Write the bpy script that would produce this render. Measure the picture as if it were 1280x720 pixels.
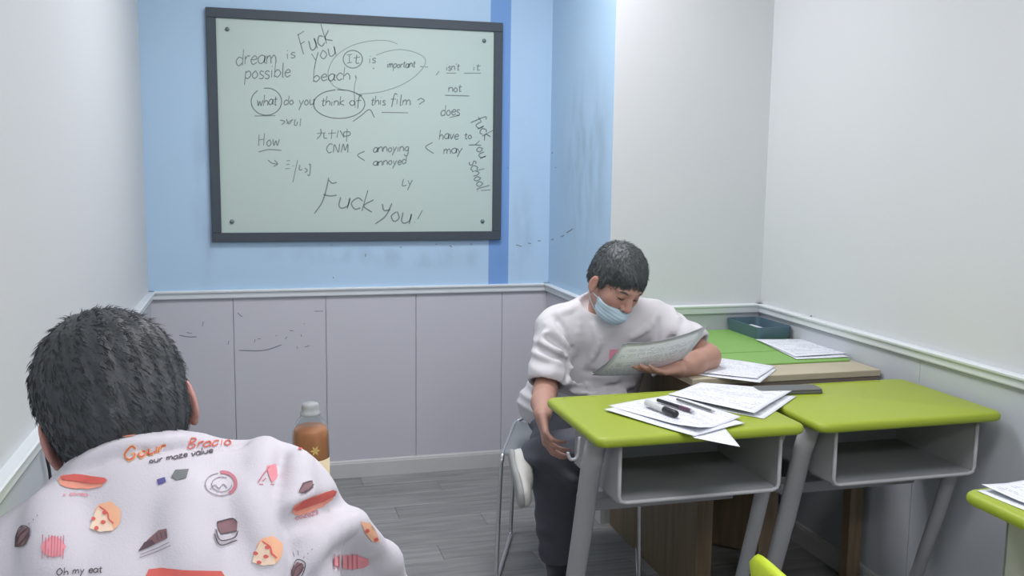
import bpy, bmesh, math, random
import numpy as np
from mathutils import Vector, Matrix, Quaternion
from mathutils.bvhtree import BVHTree

for o in list(bpy.data.objects):
    bpy.data.objects.remove(o)
S = bpy.context.scene
COL = S.collection
random.seed(7)

# ------------------------------------------------------------------ camera
FPX = 1171.0
EYE = np.array([0.0, 0.0, 1.42])
_X = np.array([4950 - 640, 360 - 262, -FPX]); _X /= np.linalg.norm(_X)
_Y = np.array([318 - 640, 360 - 205, -FPX]); _Y -= _X * (_Y @ _X); _Y /= np.linalg.norm(_Y)
_Z = np.cross(_X, _Y)
ROT = np.array([_X, _Y, _Z])                 # camera axes -> world axes
cd = bpy.data.cameras.new('camera')
cam = bpy.data.objects.new('camera', cd)
COL.objects.link(cam)
cd.sensor_fit = 'HORIZONTAL'; cd.sensor_width = 36.0
cd.lens = FPX * 36.0 / 1280.0
cd.clip_start = 0.05; cd.clip_end = 50
cam.matrix_world = Matrix.Translation(EYE.tolist()) @ Matrix(ROT.tolist()).to_4x4()
S.camera = cam

# ------------------------------------------------------------------ world, lights, exposure
w = bpy.data.worlds.new('world'); S.world = w; w.use_nodes = True
w.node_tree.nodes['Background'].inputs['Color'].default_value = (0.75, 0.80, 0.86, 1)
w.node_tree.nodes['Background'].inputs['Strength'].default_value = 0.3
S.view_settings.view_transform = 'Standard'
S.view_settings.look = 'None'
S.view_settings.gamma = 1.0
S.view_settings.use_curve_mapping = False
S.view_settings.exposure = 1.25
CEIL = 2.62
LIGHTS = [(0.70, 2.98, 8.6), (0.85, 1.1, 5.6), (0.80, -1.1, 12.5)]   # x, y, watts
LCOL = (0.99, 0.955, 1.0)
for i, (lx, ly, pw) in enumerate(LIGHTS):
    ld = bpy.data.lights.new('panel_light', 'AREA'); ld.shape = 'RECTANGLE'
    ld.size = 1.1; ld.size_y = 0.5; ld.energy = pw; ld.color = LCOL
    lo = bpy.data.objects.new('panel_light', ld); lo.location = (lx, ly, CEIL - 0.045)
    COL.objects.link(lo)


def ray(u, v):
    return ROT @ np.array([u - 640.0, 360.0 - v, -FPX])
def on(axis, u, v, val):
    r = ray(u, v); return Vector((EYE + r * (val - EYE[axis]) / r[axis]).tolist())
def onx(u, v, x): return on(0, u, v, x)
def ony(u, v, y): return on(1, u, v, y)
def onz(u, v, z): return on(2, u, v, z)

# ------------------------------------------------------------------ materials
def lin(c):
    return tuple(((x / 255) / 12.92 if x / 255 <= 0.04045 else ((x / 255 + 0.055) / 1.055) ** 2.4) for x in c) + (1.0,)

def mat(name, c, rough=0.6, metal=0.0, var=0.06, scale=8.0, bump=0.0, bscale=200.0, spec=0.5, trans=0.0, coat=0.0, ior=1.45, attr=None, sss=0.0):
    m = bpy.data.materials.new(name); m.use_nodes = True
    nt = m.node_tree; b = nt.nodes['Principled BSDF']
    b.inputs['Roughness'].default_value = rough
    b.inputs['Metallic'].default_value = metal
    b.inputs['Specular IOR Level'].default_value = spec
    b.inputs['Transmission Weight'].default_value = trans
    b.inputs['Coat Weight'].default_value = coat
    b.inputs['IOR'].default_value = ior
    if sss:
        b.inputs['Subsurface Weight'].default_value = sss
        b.inputs['Subsurface Radius'].default_value = (0.01, 0.005, 0.003)
        b.inputs['Subsurface Scale'].default_value = 0.5
    tc = nt.nodes.new('ShaderNodeTexCoord')
    n = nt.nodes.new('ShaderNodeTexNoise'); n.inputs['Scale'].default_value = scale; n.inputs['Detail'].default_value = 5
    nt.links.new(tc.outputs['Object'], n.inputs['Vector'])
    r = nt.nodes.new('ShaderNodeMapRange')
    r.inputs['To Min'].default_value = 1 - var; r.inputs['To Max'].default_value = 1 + var
    nt.links.new(n.outputs['Fac'], r.inputs['Value'])
    mx = nt.nodes.new('ShaderNodeMix'); mx.data_type = 'RGBA'; mx.blend_type = 'MULTIPLY'
    mx.inputs['Factor'].default_value = 1.0
    if attr:
        a = nt.nodes.new('ShaderNodeAttribute'); a.attribute_name = attr
        nt.links.new(a.outputs['Color'], mx.inputs['A'])
    else:
        mx.inputs['A'].default_value = lin(c)
    nt.links.new(r.outputs['Result'], mx.inputs['B'])
    nt.links.new(mx.outputs['Result'], b.inputs['Base Color'])
    if bump:
        n2 = nt.nodes.new('ShaderNodeTexNoise'); n2.inputs['Scale'].default_value = bscale; n2.inputs['Detail'].default_value = 3
        nt.links.new(tc.outputs['Object'], n2.inputs['Vector'])
        bp = nt.nodes.new('ShaderNodeBump'); bp.inputs['Strength'].default_value = bump; bp.inputs['Distance'].default_value = 0.002
        nt.links.new(n2.outputs['Fac'], bp.inputs['Height'])
        nt.links.new(bp.outputs['Normal'], b.inputs['Normal'])
    m['mix'] = mx.name
    return m

M = {}
M['wall_white'] = mat('wall_white', (206, 210, 212), 0.75, var=0.02, scale=1.5, bump=0.15, bscale=90)
M['blue'] = mat('blue_paint', (150, 184, 214), 0.6, var=0.025, scale=2.0, bump=0.1, bscale=90)
M['wains'] = mat('wainscot_board', (196, 197, 204), 0.45, var=0.02, scale=2.0)
M['wains_r'] = mat('wainscot_board_side', (188, 194, 200), 0.45, var=0.02, scale=2.0)
M['trim'] = mat('trim_plastic', (218, 224, 226), 0.35, var=0.02)
M['trim_dirty'] = mat('baseboard_plastic', (196, 198, 196), 0.4, var=0.05, scale=14)
M['gap'] = mat('dark_joint', (140, 142, 150), 0.8)
M['ceil'] = mat('ceiling_paint', (225, 228, 228), 0.8, var=0.02)
M['lime'] = mat('lime_plastic', (156, 173, 54), 0.42, var=0.035, scale=5, bump=0.03, bscale=300)
M['lime_chair'] = mat('lime_chair_plastic', (200, 222, 50), 0.35, var=0.04, scale=30)
M['green_pad'] = mat('green_pad', (130, 176, 92), 0.5, var=0.03)
M['steel'] = mat('grey_steel', (166, 167, 170), 0.42, var=0.05, scale=12, bump=0.05, bscale=400)
M['steel_rim'] = mat('light_grey_rim', (176, 178, 182), 0.38, var=0.05, scale=20)
M['box_in'] = mat('grey_shelf', (148, 152, 157), 0.45, var=0.06, scale=6)
M['chrome'] = mat('chrome_tube', (205, 208, 210), 0.25, metal=0.75, var=0.02)
M['seat_grey'] = mat('grey_seat_plastic', (140, 144, 148), 0.45, var=0.03)
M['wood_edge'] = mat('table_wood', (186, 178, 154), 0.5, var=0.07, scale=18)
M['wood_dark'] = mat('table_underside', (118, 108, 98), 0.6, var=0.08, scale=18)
M['tray'] = mat('teal_tray', (80, 106, 118), 0.45, var=0.04)
M['darkgrey'] = mat('dark_grey_case', (98, 100, 100), 0.45, var=0.04)
M['black'] = mat('black_plastic', (38, 40, 44), 0.35, var=0.05)
M['blackcord'] = mat('black_cord', (50, 54, 56), 0.6, var=0.05)
M['marker_white'] = mat('marker_barrel', (205, 208, 205), 0.4, var=0.12, scale=160)
M['pen_purple'] = mat('pen_barrel', (92, 62, 84), 0.3, var=0.05)
M['red'] = mat('red_pen', (200, 60, 60), 0.4, var=0.05)
M['frame_dark'] = mat('whiteboard_frame', (66, 75, 83), 0.55, var=0.04, scale=6)
M['ink'] = mat('marker_ink', (118, 130, 130), 0.6, var=0.10, scale=40)
M['ink_faint'] = mat('faint_marker_ink', (142, 156, 154), 0.6, var=0.12, scale=40)
M['screw'] = mat('board_screw', (110, 128, 128), 0.35, metal=0.4, var=0.05)
M['scuff'] = mat('scuff_mark', (122, 126, 136), 0.8, var=0.1)
M['tee'] = mat('white_cotton', (206, 205, 208), 0.85, var=0.02, bump=0.2, bscale=350)
M['shirt'] = mat('white_shirt_cloth', (208, 205, 211), 0.8, var=0.02, bump=0.2, bscale=500)
M['trouser'] = mat('black_trouser_cloth', (84, 87, 96), 0.85, var=0.07, scale=20, bump=0.3, bscale=300)
M['skin'] = mat('skin', (200, 150, 130), 0.5, var=0.04, scale=25, bump=0.08, bscale=300, attr='Col', sss=0.15)
M['hair'] = mat('black_hair', (60, 65, 68), 0.5, var=0.15, scale=60, bump=0.5, bscale=220)
M['hair_grey'] = mat('greying_hair', (84, 90, 92), 0.5, var=0.3, scale=60, bump=0.5, bscale=220)
M['mask'] = mat('blue_face_mask', (184, 208, 220), 0.75, var=0.03, bump=0.15, bscale=300)
M['shoe_white'] = mat('white_shoe', (205, 206, 200), 0.55, var=0.05)
M['sole'] = mat('grey_sole', (160, 162, 160), 0.6, var=0.06)
M['led'] = mat('light_diffuser', (240, 245, 248), 0.5, var=0.0)
b_ = M['led'].node_tree.nodes['Principled BSDF']
b_.inputs['Emission Color'].default_value = LCOL + (1,); b_.inputs['Emission Strength'].default_value = 2.0

def nodes_of(m):
    nt = m.node_tree
    return nt, nt.nodes['Principled BSDF'], nt.nodes[m['mix']]

def smudge(m, spots, dark=(90, 96, 110)):
    """stains on a painted wall: list of (center, radii, strength) in object space, broken up by streaky noise"""
    nt, b, mx = nodes_of(m)
    tc = nt.nodes.new('ShaderNodeTexCoord')
    last = mx.outputs['Result']
    for c, r, s in spots:
        mp = nt.nodes.new('ShaderNodeMapping'); mp.vector_type = 'TEXTURE'
        mp.inputs['Location'].default_value = c; mp.inputs['Scale'].default_value = r
        nt.links.new(tc.outputs['Object'], mp.inputs['Vector'])
        ln = nt.nodes.new('ShaderNodeVectorMath'); ln.operation = 'LENGTH'
        nt.links.new(mp.outputs['Vector'], ln.inputs[0])
        mr = nt.nodes.new('ShaderNodeMapRange'); mr.interpolation_type = 'SMOOTHSTEP'
        mr.inputs['From Min'].default_value = 0.2; mr.inputs['From Max'].default_value = 1.0
        mr.inputs['To Min'].default_value = s; mr.inputs['To Max'].default_value = 0.0
        nt.links.new(ln.outputs['Value'], mr.inputs['Value'])
        st = nt.nodes.new('ShaderNodeMapping'); st.inputs['Scale'].default_value = (7, 7, 2.5)
        nt.links.new(tc.outputs['Object'], st.inputs['Vector'])
        no = nt.nodes.new('ShaderNodeTexNoise'); no.inputs['Scale'].default_value = 1.6; no.inputs['Detail'].default_value = 4
        nt.links.new(st.outputs['Vector'], no.inputs['Vector'])
        nr = nt.nodes.new('ShaderNodeMapRange'); nr.inputs['From Min'].default_value = 0.38; nr.inputs['From Max'].default_value = 0.7
        nt.links.new(no.outputs['Fac'], nr.inputs['Value'])
        mu = nt.nodes.new('ShaderNodeMath'); mu.operation = 'MULTIPLY'
        nt.links.new(mr.outputs['Result'], mu.inputs[0]); nt.links.new(nr.outputs['Result'], mu.inputs[1])
        x = nt.nodes.new('ShaderNodeMix'); x.data_type = 'RGBA'
        x.inputs['B'].default_value = lin(dark)
        nt.links.new(mu.outputs['Value'], x.inputs['Factor']); nt.links.new(last, x.inputs['A'])
        last = x.outputs['Result']
    nt.links.new(last, b.inputs['Base Color'])

def wood_mat(name, c1, c2, rough=0.45, stretch=(1.2, 14, 14), scale=3.0, per_obj=0.1):
    m = bpy.data.materials.new(name); m.use_nodes = True
    nt = m.node_tree; b = nt.nodes['Principled BSDF']; b.inputs['Roughness'].default_value = rough
    tc = nt.nodes.new('ShaderNodeTexCoord')
    oi = nt.nodes.new('ShaderNodeObjectInfo')
    ad = nt.nodes.new('ShaderNodeVectorMath'); ad.operation = 'ADD'
    nt.links.new(tc.outputs['Object'], ad.inputs[0])
    cx = nt.nodes.new('ShaderNodeCombineXYZ')
    mu = nt.nodes.new('ShaderNodeMath'); mu.operation = 'MULTIPLY'; mu.inputs[1].default_value = 17
    nt.links.new(oi.outputs['Random'], mu.inputs[0])
    for k in 'XYZ': nt.links.new(mu.outputs['Value'], cx.inputs[k])
    nt.links.new(cx.outputs['Vector'], ad.inputs[1])
    mp = nt.nodes.new('ShaderNodeMapping'); mp.inputs['Scale'].default_value = stretch
    nt.links.new(ad.outputs['Vector'], mp.inputs['Vector'])
    no = nt.nodes.new('ShaderNodeTexNoise'); no.inputs['Scale'].default_value = scale; no.inputs['Detail'].default_value = 6; no.inputs['Distortion'].default_value = 0.6
    nt.links.new(mp.outputs['Vector'], no.inputs['Vector'])
    rp = nt.nodes.new('ShaderNodeValToRGB')
    rp.color_ramp.elements[0].position = 0.3; rp.color_ramp.elements[0].color = lin(c1)
    rp.color_ramp.elements[1].position = 0.7; rp.color_ramp.elements[1].color = lin(c2)
    nt.links.new(no.outputs['Fac'], rp.inputs['Fac'])
    mr = nt.nodes.new('ShaderNodeMapRange'); mr.inputs['To Min'].default_value = 1 - per_obj; mr.inputs['To Max'].default_value = 1 + per_obj
    nt.links.new(oi.outputs['Random'], mr.inputs['Value'])
    mx = nt.nodes.new('ShaderNodeMix'); mx.data_type = 'RGBA'; mx.blend_type = 'MULTIPLY'; mx.inputs['Factor'].default_value = 1
    nt.links.new(rp.outputs['Color'], mx.inputs['A']); nt.links.new(mr.outputs['Result'], mx.inputs['B'])
    nt.links.new(mx.outputs['Result'], b.inputs['Base Color'])
    return m
M['floor'] = wood_mat('grey_laminate', (122, 123, 123), (152, 153, 152), 0.42)
M['wood'] = wood_mat('brown_wood', (112, 98, 78), (136, 120, 94), 0.5, stretch=(14, 14, 1.2), per_obj=0.05)

def paper_mat(name, seed, base=(226, 230, 237), ink=(96, 100, 112), cols=1):
    m = bpy.data.materials.new(name); m.use_nodes = True
    nt = m.node_tree; b = nt.nodes['Principled BSDF']; b.inputs['Roughness'].default_value = 0.7
    uv = nt.nodes.new('ShaderNodeUVMap'); uv.uv_map = 'UVMap'
    sp = nt.nodes.new('ShaderNodeSeparateXYZ'); nt.links.new(uv.outputs['UV'], sp.inputs[0])
    def mth(op, a, b2=None):
        n = nt.nodes.new('ShaderNodeMath'); n.operation = op
        for i, x in enumerate((a, b2)):
            if x is None: continue
            if isinstance(x, (int, float)): n.inputs[i].default_value = x
            else: nt.links.new(x, n.inputs[i])
        return n.outputs[0]
    rows = 26
    fy = mth('MULTIPLY', sp.outputs['Y'], rows)
    fr = mth('FRACT', fy); row = mth('FLOOR', fy)
    band = mth('MULTIPLY', mth('GREATER_THAN', fr, 0.38), mth('LESS_THAN', fr, 0.78))
    cx = nt.nodes.new('ShaderNodeCombineXYZ')
    nt.links.new(mth('MULTIPLY', sp.outputs['X'], 42), cx.inputs['X'])
    nt.links.new(mth('MULTIPLY', row, 7.3), cx.inputs['Y']); cx.inputs['Z'].default_value = seed
    no = nt.nodes.new('ShaderNodeTexNoise'); no.inputs['Scale'].default_value = 1.0; no.inputs['Detail'].default_value = 3
    nt.links.new(cx.outputs[0], no.inputs['Vector'])
    wd = mth('GREATER_THAN', no.outputs['Fac'], 0.47)
    c2 = nt.nodes.new('ShaderNodeCombineXYZ')
    nt.links.new(mth('MULTIPLY', sp.outputs['X'], 2.0), c2.inputs['X']); nt.links.new(mth('MULTIPLY', row, 0.55), c2.inputs['Y']); c2.inputs['Z'].default_value = seed + 5
    n2 = nt.nodes.new('ShaderNodeTexNoise'); n2.inputs['Scale'].default_value = 1.0
    nt.links.new(c2.outputs[0], n2.inputs['Vector'])
    bl = mth('GREATER_THAN', n2.outputs['Fac'], 0.48)
    mar = mth('MULTIPLY', mth('MULTIPLY', mth('GREATER_THAN', sp.outputs['X'], 0.07), mth('LESS_THAN', sp.outputs['X'], 0.93)),
              mth('MULTIPLY', mth('GREATER_THAN', sp.outputs['Y'], 0.06), mth('LESS_THAN', sp.outputs['Y'], 0.93)))
    fac = mth('MULTIPLY', mth('MULTIPLY', band, wd), mth('MULTIPLY', bl, mar))
    fac = mth('MULTIPLY', fac, 0.5)
    mx = nt.nodes.new('ShaderNodeMix'); mx.data_type = 'RGBA'
    mx.inputs['A'].default_value = lin(base); mx.inputs['B'].default_value = lin(ink)
    nt.links.new(fac, mx.inputs['Factor']); nt.links.new(mx.outputs['Result'], b.inputs['Base Color'])
    return m
PAPER = [paper_mat('printed_paper', 3.1 * i) for i in range(5)]
M['paper_back'] = mat('paper_back', (214, 218, 222), 0.75, var=0.03)

# ------------------------------------------------------------------ object helpers
def link_mesh(name, me, m=None, parent=None, loc=None):
    o = bpy.data.objects.new(name, me); COL.objects.link(o)
    if m is not None:
        for mm in (m if isinstance(m, (list, tuple)) else [m]): me.materials.append(mm)
    if parent is not None: o.parent = parent
    if loc is not None: o.location = loc
    return o
def obj(name, bm, m=None, parent=None, loc=None, smooth=False):
    bmesh.ops.recalc_face_normals(bm, faces=bm.faces)
    me = bpy.data.meshes.new(name); bm.to_mesh(me); bm.free()
    if smooth:
        for p in me.polygons: p.use_smooth = True
    return link_mesh(name, me, m, parent, loc)
def tag(o, label=None, cat=None, group=None, kind=None):
    if label: o['label'] = label
    if cat: o['category'] = cat
    if group: o['group'] = group
    if kind: o['kind'] = kind
    return o
def empty(name, loc, rz=0.0):
    o = bpy.data.objects.new(name, None); COL.objects.link(o); o.empty_display_size = 0.1
    o.location = loc; o.rotation_euler = (0, 0, rz); return o
def copy_tree(o, parent=None):
    c = o.copy(); COL.objects.link(c)
    if parent is not None: c.parent = parent
    for ch in list(o.children): copy_tree(ch, c)
    return c
def box(bm, x0, x1, y0, y1, z0, z1, bev=0.0, seg=2):
    vs = [bm.verts.new(p) for p in ((x0,y0,z0),(x1,y0,z0),(x1,y1,z0),(x0,y1,z0),(x0,y0,z1),(x1,y0,z1),(x1,y1,z1),(x0,y1,z1))]
    fs = [bm.faces.new([vs[i] for i in f]) for f in ((0,3,2,1),(4,5,6,7),(0,1,5,4),(1,2,6,5),(2,3,7,6),(3,0,4,7))]
    if bev:
        es = {e for f in fs for e in f.edges}
        bmesh.ops.bevel(bm, geom=list(es), offset=bev, segments=seg, profile=0.5, affect='EDGES')
def boxo(name, x0, x1, y0, y1, z0, z1, m, parent=None, bev=0.0, seg=2, smooth=False):
    bm = bmesh.new(); box(bm, x0, x1, y0, y1, z0, z1, bev, seg)
    return obj(name, bm, m, parent, smooth=smooth)
def struct(o): o['kind'] = 'structure'; return o
def frames(pts):
    pts = [Vector(p) for p in pts]; out = []
    up = Vector((0, 0, 1)); prev = None
    for i, p in enumerate(pts):
        t = (pts[min(i + 1, len(pts) - 1)] - pts[max(i - 1, 0)]).normalized()
        if prev is None:
            a = up if abs(t.dot(up)) < 0.95 else Vector((1, 0, 0))
            n = t.cross(a).normalized()
        else:
            n = (prev - t * prev.dot(t)).normalized()
        prev = n
        out.append((p, n, t.cross(n).normalized()))
    return out
def tube(bm, pts, r, n=10, ry=None, caps=True):
    """swept tube; r float or list; ry optional second radius"""
    fr = frames(pts); rings = []
    for i, (p, a, b) in enumerate(fr):
        ra = r[i] if isinstance(r, (list, tuple)) else r
        rb = (ry[i] if isinstance(ry, (list, tuple)) else ry) if ry is not None else ra
        rings.append([bm.verts.new(p + a * (math.cos(2*math.pi*k/n) * ra) + b * (math.sin(2*math.pi*k/n) * rb)) for k in range(n)])
    for i in range(len(rings) - 1):
        for k in range(n):
            bm.faces.new((rings[i][k], rings[i][(k+1) % n], rings[i+1][(k+1) % n], rings[i+1][k]))
    if caps:
        bm.faces.new(rings[0][::-1]); bm.faces.new(rings[-1])
def smooth_path(pts, n=6):
    pts = [Vector(p) for p in pts]
    if len(pts) < 3: return pts
    P = [pts[0]*2 - pts[1]] + pts + [pts[-1]*2 - pts[-2]]; out = []
    for i in range(1, len(P) - 2):
        for k in range(n):
            t = k / n
            out.append(0.5 * ((2*P[i]) + (P[i+1]-P[i-1])*t + (2*P[i-1]-5*P[i]+4*P[i+1]-P[i+2])*t*t + (3*P[i]-P[i-1]-3*P[i+1]+P[i+2])*t**3))
    out.append(pts[-1]); return out
def lathe(bm, prof, n=28, center=(0, 0, 0)):
    cx, cy, cz = center; rings = []
    for r, z in prof:
        rings.append([bm.verts.new((cx + r*math.cos(2*math.pi*k/n), cy + r*math.sin(2*math.pi*k/n), cz + z)) for k in range(n)] if r > 1e-6 else [bm.verts.new((cx, cy, cz + z))])
    for a, b in zip(rings, rings[1:]):
        for k in range(n):
            if len(a) == 1 and len(b) == 1: continue
            if len(a) == 1: bm.faces.new((a[0], b[(k+1) % n], b[k]))
            elif len(b) == 1: bm.faces.new((a[k], a[(k+1) % n], b[0]))
            else: bm.faces.new((a[k], a[(k+1) % n], b[(k+1) % n], b[k]))
def extrude_profile(bm, prof, a, b, nrm):
    """profile [(out, z)] swept from a to b (xy points); nrm = outward xy normal"""
    ra = [bm.verts.new((a[0] + nrm[0]*o, a[1] + nrm[1]*o, z)) for o, z in prof]
    rb = [bm.verts.new((b[0] + nrm[0]*o, b[1] + nrm[1]*o, z)) for o, z in prof]
    n = len(prof)
    for i in range(n): bm.faces.new((ra[i], ra[(i+1) % n], rb[(i+1) % n], rb[i]))
    bm.faces.new(ra[::-1]); bm.faces.new(rb)

# ------------------------------------------------------------------ the room
XL, XR, YB, YP, XP, YF = -0.445, 1.995, 4.199, 3.409, 1.328, -2.6
RZ0, RZ1 = 0.843, 0.879
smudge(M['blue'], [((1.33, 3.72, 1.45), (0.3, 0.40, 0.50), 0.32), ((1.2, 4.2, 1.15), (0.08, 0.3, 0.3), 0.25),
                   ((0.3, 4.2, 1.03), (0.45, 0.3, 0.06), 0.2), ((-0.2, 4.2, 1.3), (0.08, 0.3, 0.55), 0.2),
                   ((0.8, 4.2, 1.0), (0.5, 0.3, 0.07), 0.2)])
# stripe of deeper blue on the back wall
nt, b_, mx_ = nodes_of(M['blue'])
tc = nt.nodes.new('ShaderNodeTexCoord'); sx = nt.nodes.new('ShaderNodeSeparateXYZ'); nt.links.new(tc.outputs['Object'], sx.inputs[0])
def step(nt, out, val, op):
    n = nt.nodes.new('ShaderNodeMath'); n.operation = op; n.inputs[1].default_value = val; nt.links.new(out, n.inputs[0]); return n.outputs[0]
g = step(nt, sx.outputs['X'], 1.036, 'GREATER_THAN'); l = step(nt, sx.outputs['X'], 1.131, 'LESS_THAN')
an = nt.nodes.new('ShaderNodeMath'); an.operation = 'MULTIPLY'; nt.links.new(g, an.inputs[0]); nt.links.new(l, an.inputs[1])
ms = nt.nodes.new('ShaderNodeMix'); ms.data_type = 'RGBA'; ms.inputs['A'].default_value = lin((176, 205, 229)); ms.inputs['B'].default_value = lin((116, 157, 210))
nt.links.new(an.outputs[0], ms.inputs['Factor']); nt.links.new(ms.outputs['Result'], mx_.inputs['A'])

struct(boxo('wall_back', XL - 0.1, XP + 0.0, YB, YB + 0.1, RZ0, CEIL, M['blue']))
struct(boxo('wall_recess', XP, XP + 0.02, YP + 0.001, YB + 0.1, 0, CEIL, M['blue']))
bm = bmesh.new(); box(bm, XP + 0.0006, XR + 0.1, YP, YP + 0.1, 0, CEIL); wp = struct(obj('wall_pillar', bm, M['wall_white']))
wl = struct(boxo('wall_left', XL - 0.1, XL, YF, YB + 0.1, 0, CEIL, M['wall_white']))
wr = struct(boxo('wall_right', XR, XR + 0.1, YF, YP + 0.1, 0, CEIL, M['wall_white']))
struct(boxo('wall_front', XL - 0.1, XR + 0.1, YF - 0.1, YF, 0, CEIL, M['wall_white']))
struct(boxo('ceiling', XL - 0.1, XR + 0.1, YF - 0.1, YB + 0.1, CEIL, CEIL + 0.1, M['ceil']))
wbl = struct(boxo('wall_back_lower', XL - 0.1, XP, YB + 0.012, YB + 0.1, 0, RZ0, M['gap']))
# wainscot boards with recessed joints
xs = [XL, -0.1043, 0.2913, 0.6968, 1.1042, XP]
for a, b in zip(xs, xs[1:]):
    boxo('wainscot_panel', a + 0.0008, b - 0.0008, YB, YB + 0.012, 0, RZ0, M['wains'], wbl, bev=0.0015, seg=1)
ys = [YF, -1.8, -1.0, -0.2, 0.6, 1.4, 2.2, 3.0, 3.8, YB]
for a, b in zip(ys, ys[1:]):
    boxo('wainscot_panel', XL, XL + 0.006, a + 0.0006, b - 0.0006, 0, RZ0, M['wains_r'], wl, bev=0.0012, seg=1)
ys = [YF, -1.8, -1.0, -0.2, 0.6, 1.43, 2.43, YP]
for a, b in zip(ys, ys[1:]):
    boxo('wainscot_panel', XR - 0.006, XR, a + 0.0006, b - 0.0006, 0, RZ0, M['wains_r'], wr, bev=0.0012, seg=1)
boxo('wainscot_panel', XP + 0.001, XR - 0.006, YP - 0.006, YP, 0, RZ0, M['wains_r'], wp, bev=0.0012, seg=1)
boxo('wainscot_panel', XP - 0.006, XP, YP, YB - 0.001, 0, RZ0, M['wains'], wp, bev=0.0012, seg=1)
rail = [(0, RZ0), (0.010, RZ0), (0.012, RZ0 + 0.004), (0.012, RZ0 + 0.022), (0.020, RZ0 + 0.027), (0.021, RZ1 - 0.003), (0.017, RZ1), (0, RZ1)]
dark = [(0, RZ0 - 0.003), (0.009, RZ0 - 0.003), (0.009, RZ0), (0, RZ0)]
base = [(0, 0.0), (0.012, 0.0), (0.012, 0.066), (0.010, 0.070), (0.010, 0.074), (0.006, 0.080), (0, 0.080)]
runs = [((XL, YB), (XP, YB), (0, -1), 'back'), ((XP, YB), (XP, YP - 0.02), (-1, 0), 'recess'), ((XP - 0.02, YP), (XR, YP), (0, -1), 'pillar'),
        ((XR, YP), (XR, YF), (-1, 0), 'right'), ((XL, YF), (XL, YB), (1, 0), 'left'), ((XR, YF), (XL, YF), (0, 1), 'front')]
for i, (a, b, n, nm) in enumerate(runs):
    off = 0.006 if nm in ('left', 'right', 'pillar', 'recess') else 0.0
    bm = bmesh.new(); extrude_profile(bm, [(o + (off if o > 0 else 0), z) for o, z in rail], a, b, n)
    t = struct(obj('trim_%d' % (i + 1), bm, M['trim']))
    bm = bmesh.new(); extrude_profile(bm, [(o + (off if o > 0 else 0), z) for o, z in dark], a, b, n)
    obj('shadow_gap', bm, M['gap'], t)
    bm = bmesh.new(); extrude_profile(bm, [(o + (off if o > 0 else 0), z) for o, z in base], a, b, n)
    struct(obj('baseboard_' + nm, bm, M['trim_dirty']))
# floor: base slab and laminate planks
fl = struct(boxo('floor', XL - 0.1, XR + 0.1, YF - 0.1, YB + 0.1, -0.1, -0.004, M['gap']))
PW, PL = 0.145, 0.9
pm = None
y = YF; r = 0
def plank_mesh(w, l):
    bm = bmesh.new(); box(bm, 0, l - 0.001, 0, w - 0.001, -0.006, 0, 0.0012, 1)
    bmesh.ops.recalc_face_normals(bm, faces=bm.faces)
    me = bpy.data.meshes.new('plank'); bm.to_mesh(me); bm.free(); me.materials.append(M['floor']); return me
full = plank_mesh(PW, PL)
while y < YB - 1e-4:
    x = XL - ((r * 0.37) % 1.0) * PL
    while x < XR:
        x0, x1 = max(x, XL), min(x + PL, XR)
        if x1 - x0 > 0.01:
            wd = min(PW, YB - y)
            me = full if (x1 - x0 > PL - 1e-3 and wd > PW - 1e-3) else plank_mesh(wd, x1 - x0)
            p = bpy.data.objects.new('plank', me); COL.objects.link(p); p.parent = fl; p.location = (x0, y, 0)
        x += PL
    y += PW; r += 1
# ceiling lights
for i, (lx, ly, pw) in enumerate(LIGHTS):
    t = empty('ceiling_light', (lx, ly, CEIL))
    tag(t, 'flat white ceiling light panel, ' + ['over the lime desks', 'above the camera', 'at the rear of the room'][i], 'light', 'ceiling light panels')
    bm = bmesh.new()
    for q in ((-0.6, -0.57, -0.3, 0.3), (0.57, 0.6, -0.3, 0.3), (-0.57, 0.57, -0.3, -0.27), (-0.57, 0.57, 0.27, 0.3)):
        box(bm, q[0], q[1], q[2], q[3], -0.04, 0.0)
    obj('frame', bm, M['trim'], t)
    boxo('diffuser', -0.57, 0.57, -0.27, 0.27, -0.035, -0.005, M['led'], t)

# ------------------------------------------------------------------ whiteboard
YW = YB - 0.022
bl, tr = ony(265, 303, YW), ony(629, 28.5, YW)
bx0, bx1, bz0, bz1 = bl.x, tr.x, bl.z, tr.z
wb = empty('whiteboard', ((bx0 + bx1) / 2, YB, bz0))
tag(wb, 'glass whiteboard in dark frame covered with marker handwriting on blue wall', 'whiteboard')
def wloc(o): o.location = Vector(o.location) - wb.location; return o
FW = 0.040
M['board'] = mat('board_glass', (182, 199, 192), 0.4, var=0.015, scale=2, coat=0.0)
wloc(boxo('board_panel', bx0 + FW - 0.004, bx1 - FW + 0.004, YB - 0.012, YB - 0.0005, bz0 + FW - 0.004, bz1 - FW + 0.004, M['board'], wb))
fr4 = ((bx0, bx1, bz1 - FW, bz1), (bx0, bx1, bz0, bz0 + FW), (bx0, bx0 + FW, bz0 + FW, bz1 - FW), (bx1 - FW, bx1, bz0 + FW, bz1 - FW))
for q in fr4:
    wloc(boxo('frame_rail', q[0], q[1], YW, YB - 0.0005, q[2], q[3], M['frame_dark'], wb, bev=0.002, seg=1))
YI = YB - 0.012
for (u, v) in ((284, 36.5), (605, 51), (290, 277), (603, 276.5)):
    p = ony(u, v, YI); bm = bmesh.new()
    lathe(bm, [(0, 0.008), (0.007, 0.007), (0.009, 0.003), (0.009, 0)], 16)
    bmesh.ops.rotate(bm, verts=bm.verts, matrix=Matrix.Rotation(math.pi / 2, 3, 'X'))
    wloc(obj('screw_cap', bm, M['screw'], wb, p, smooth=True))

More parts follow.
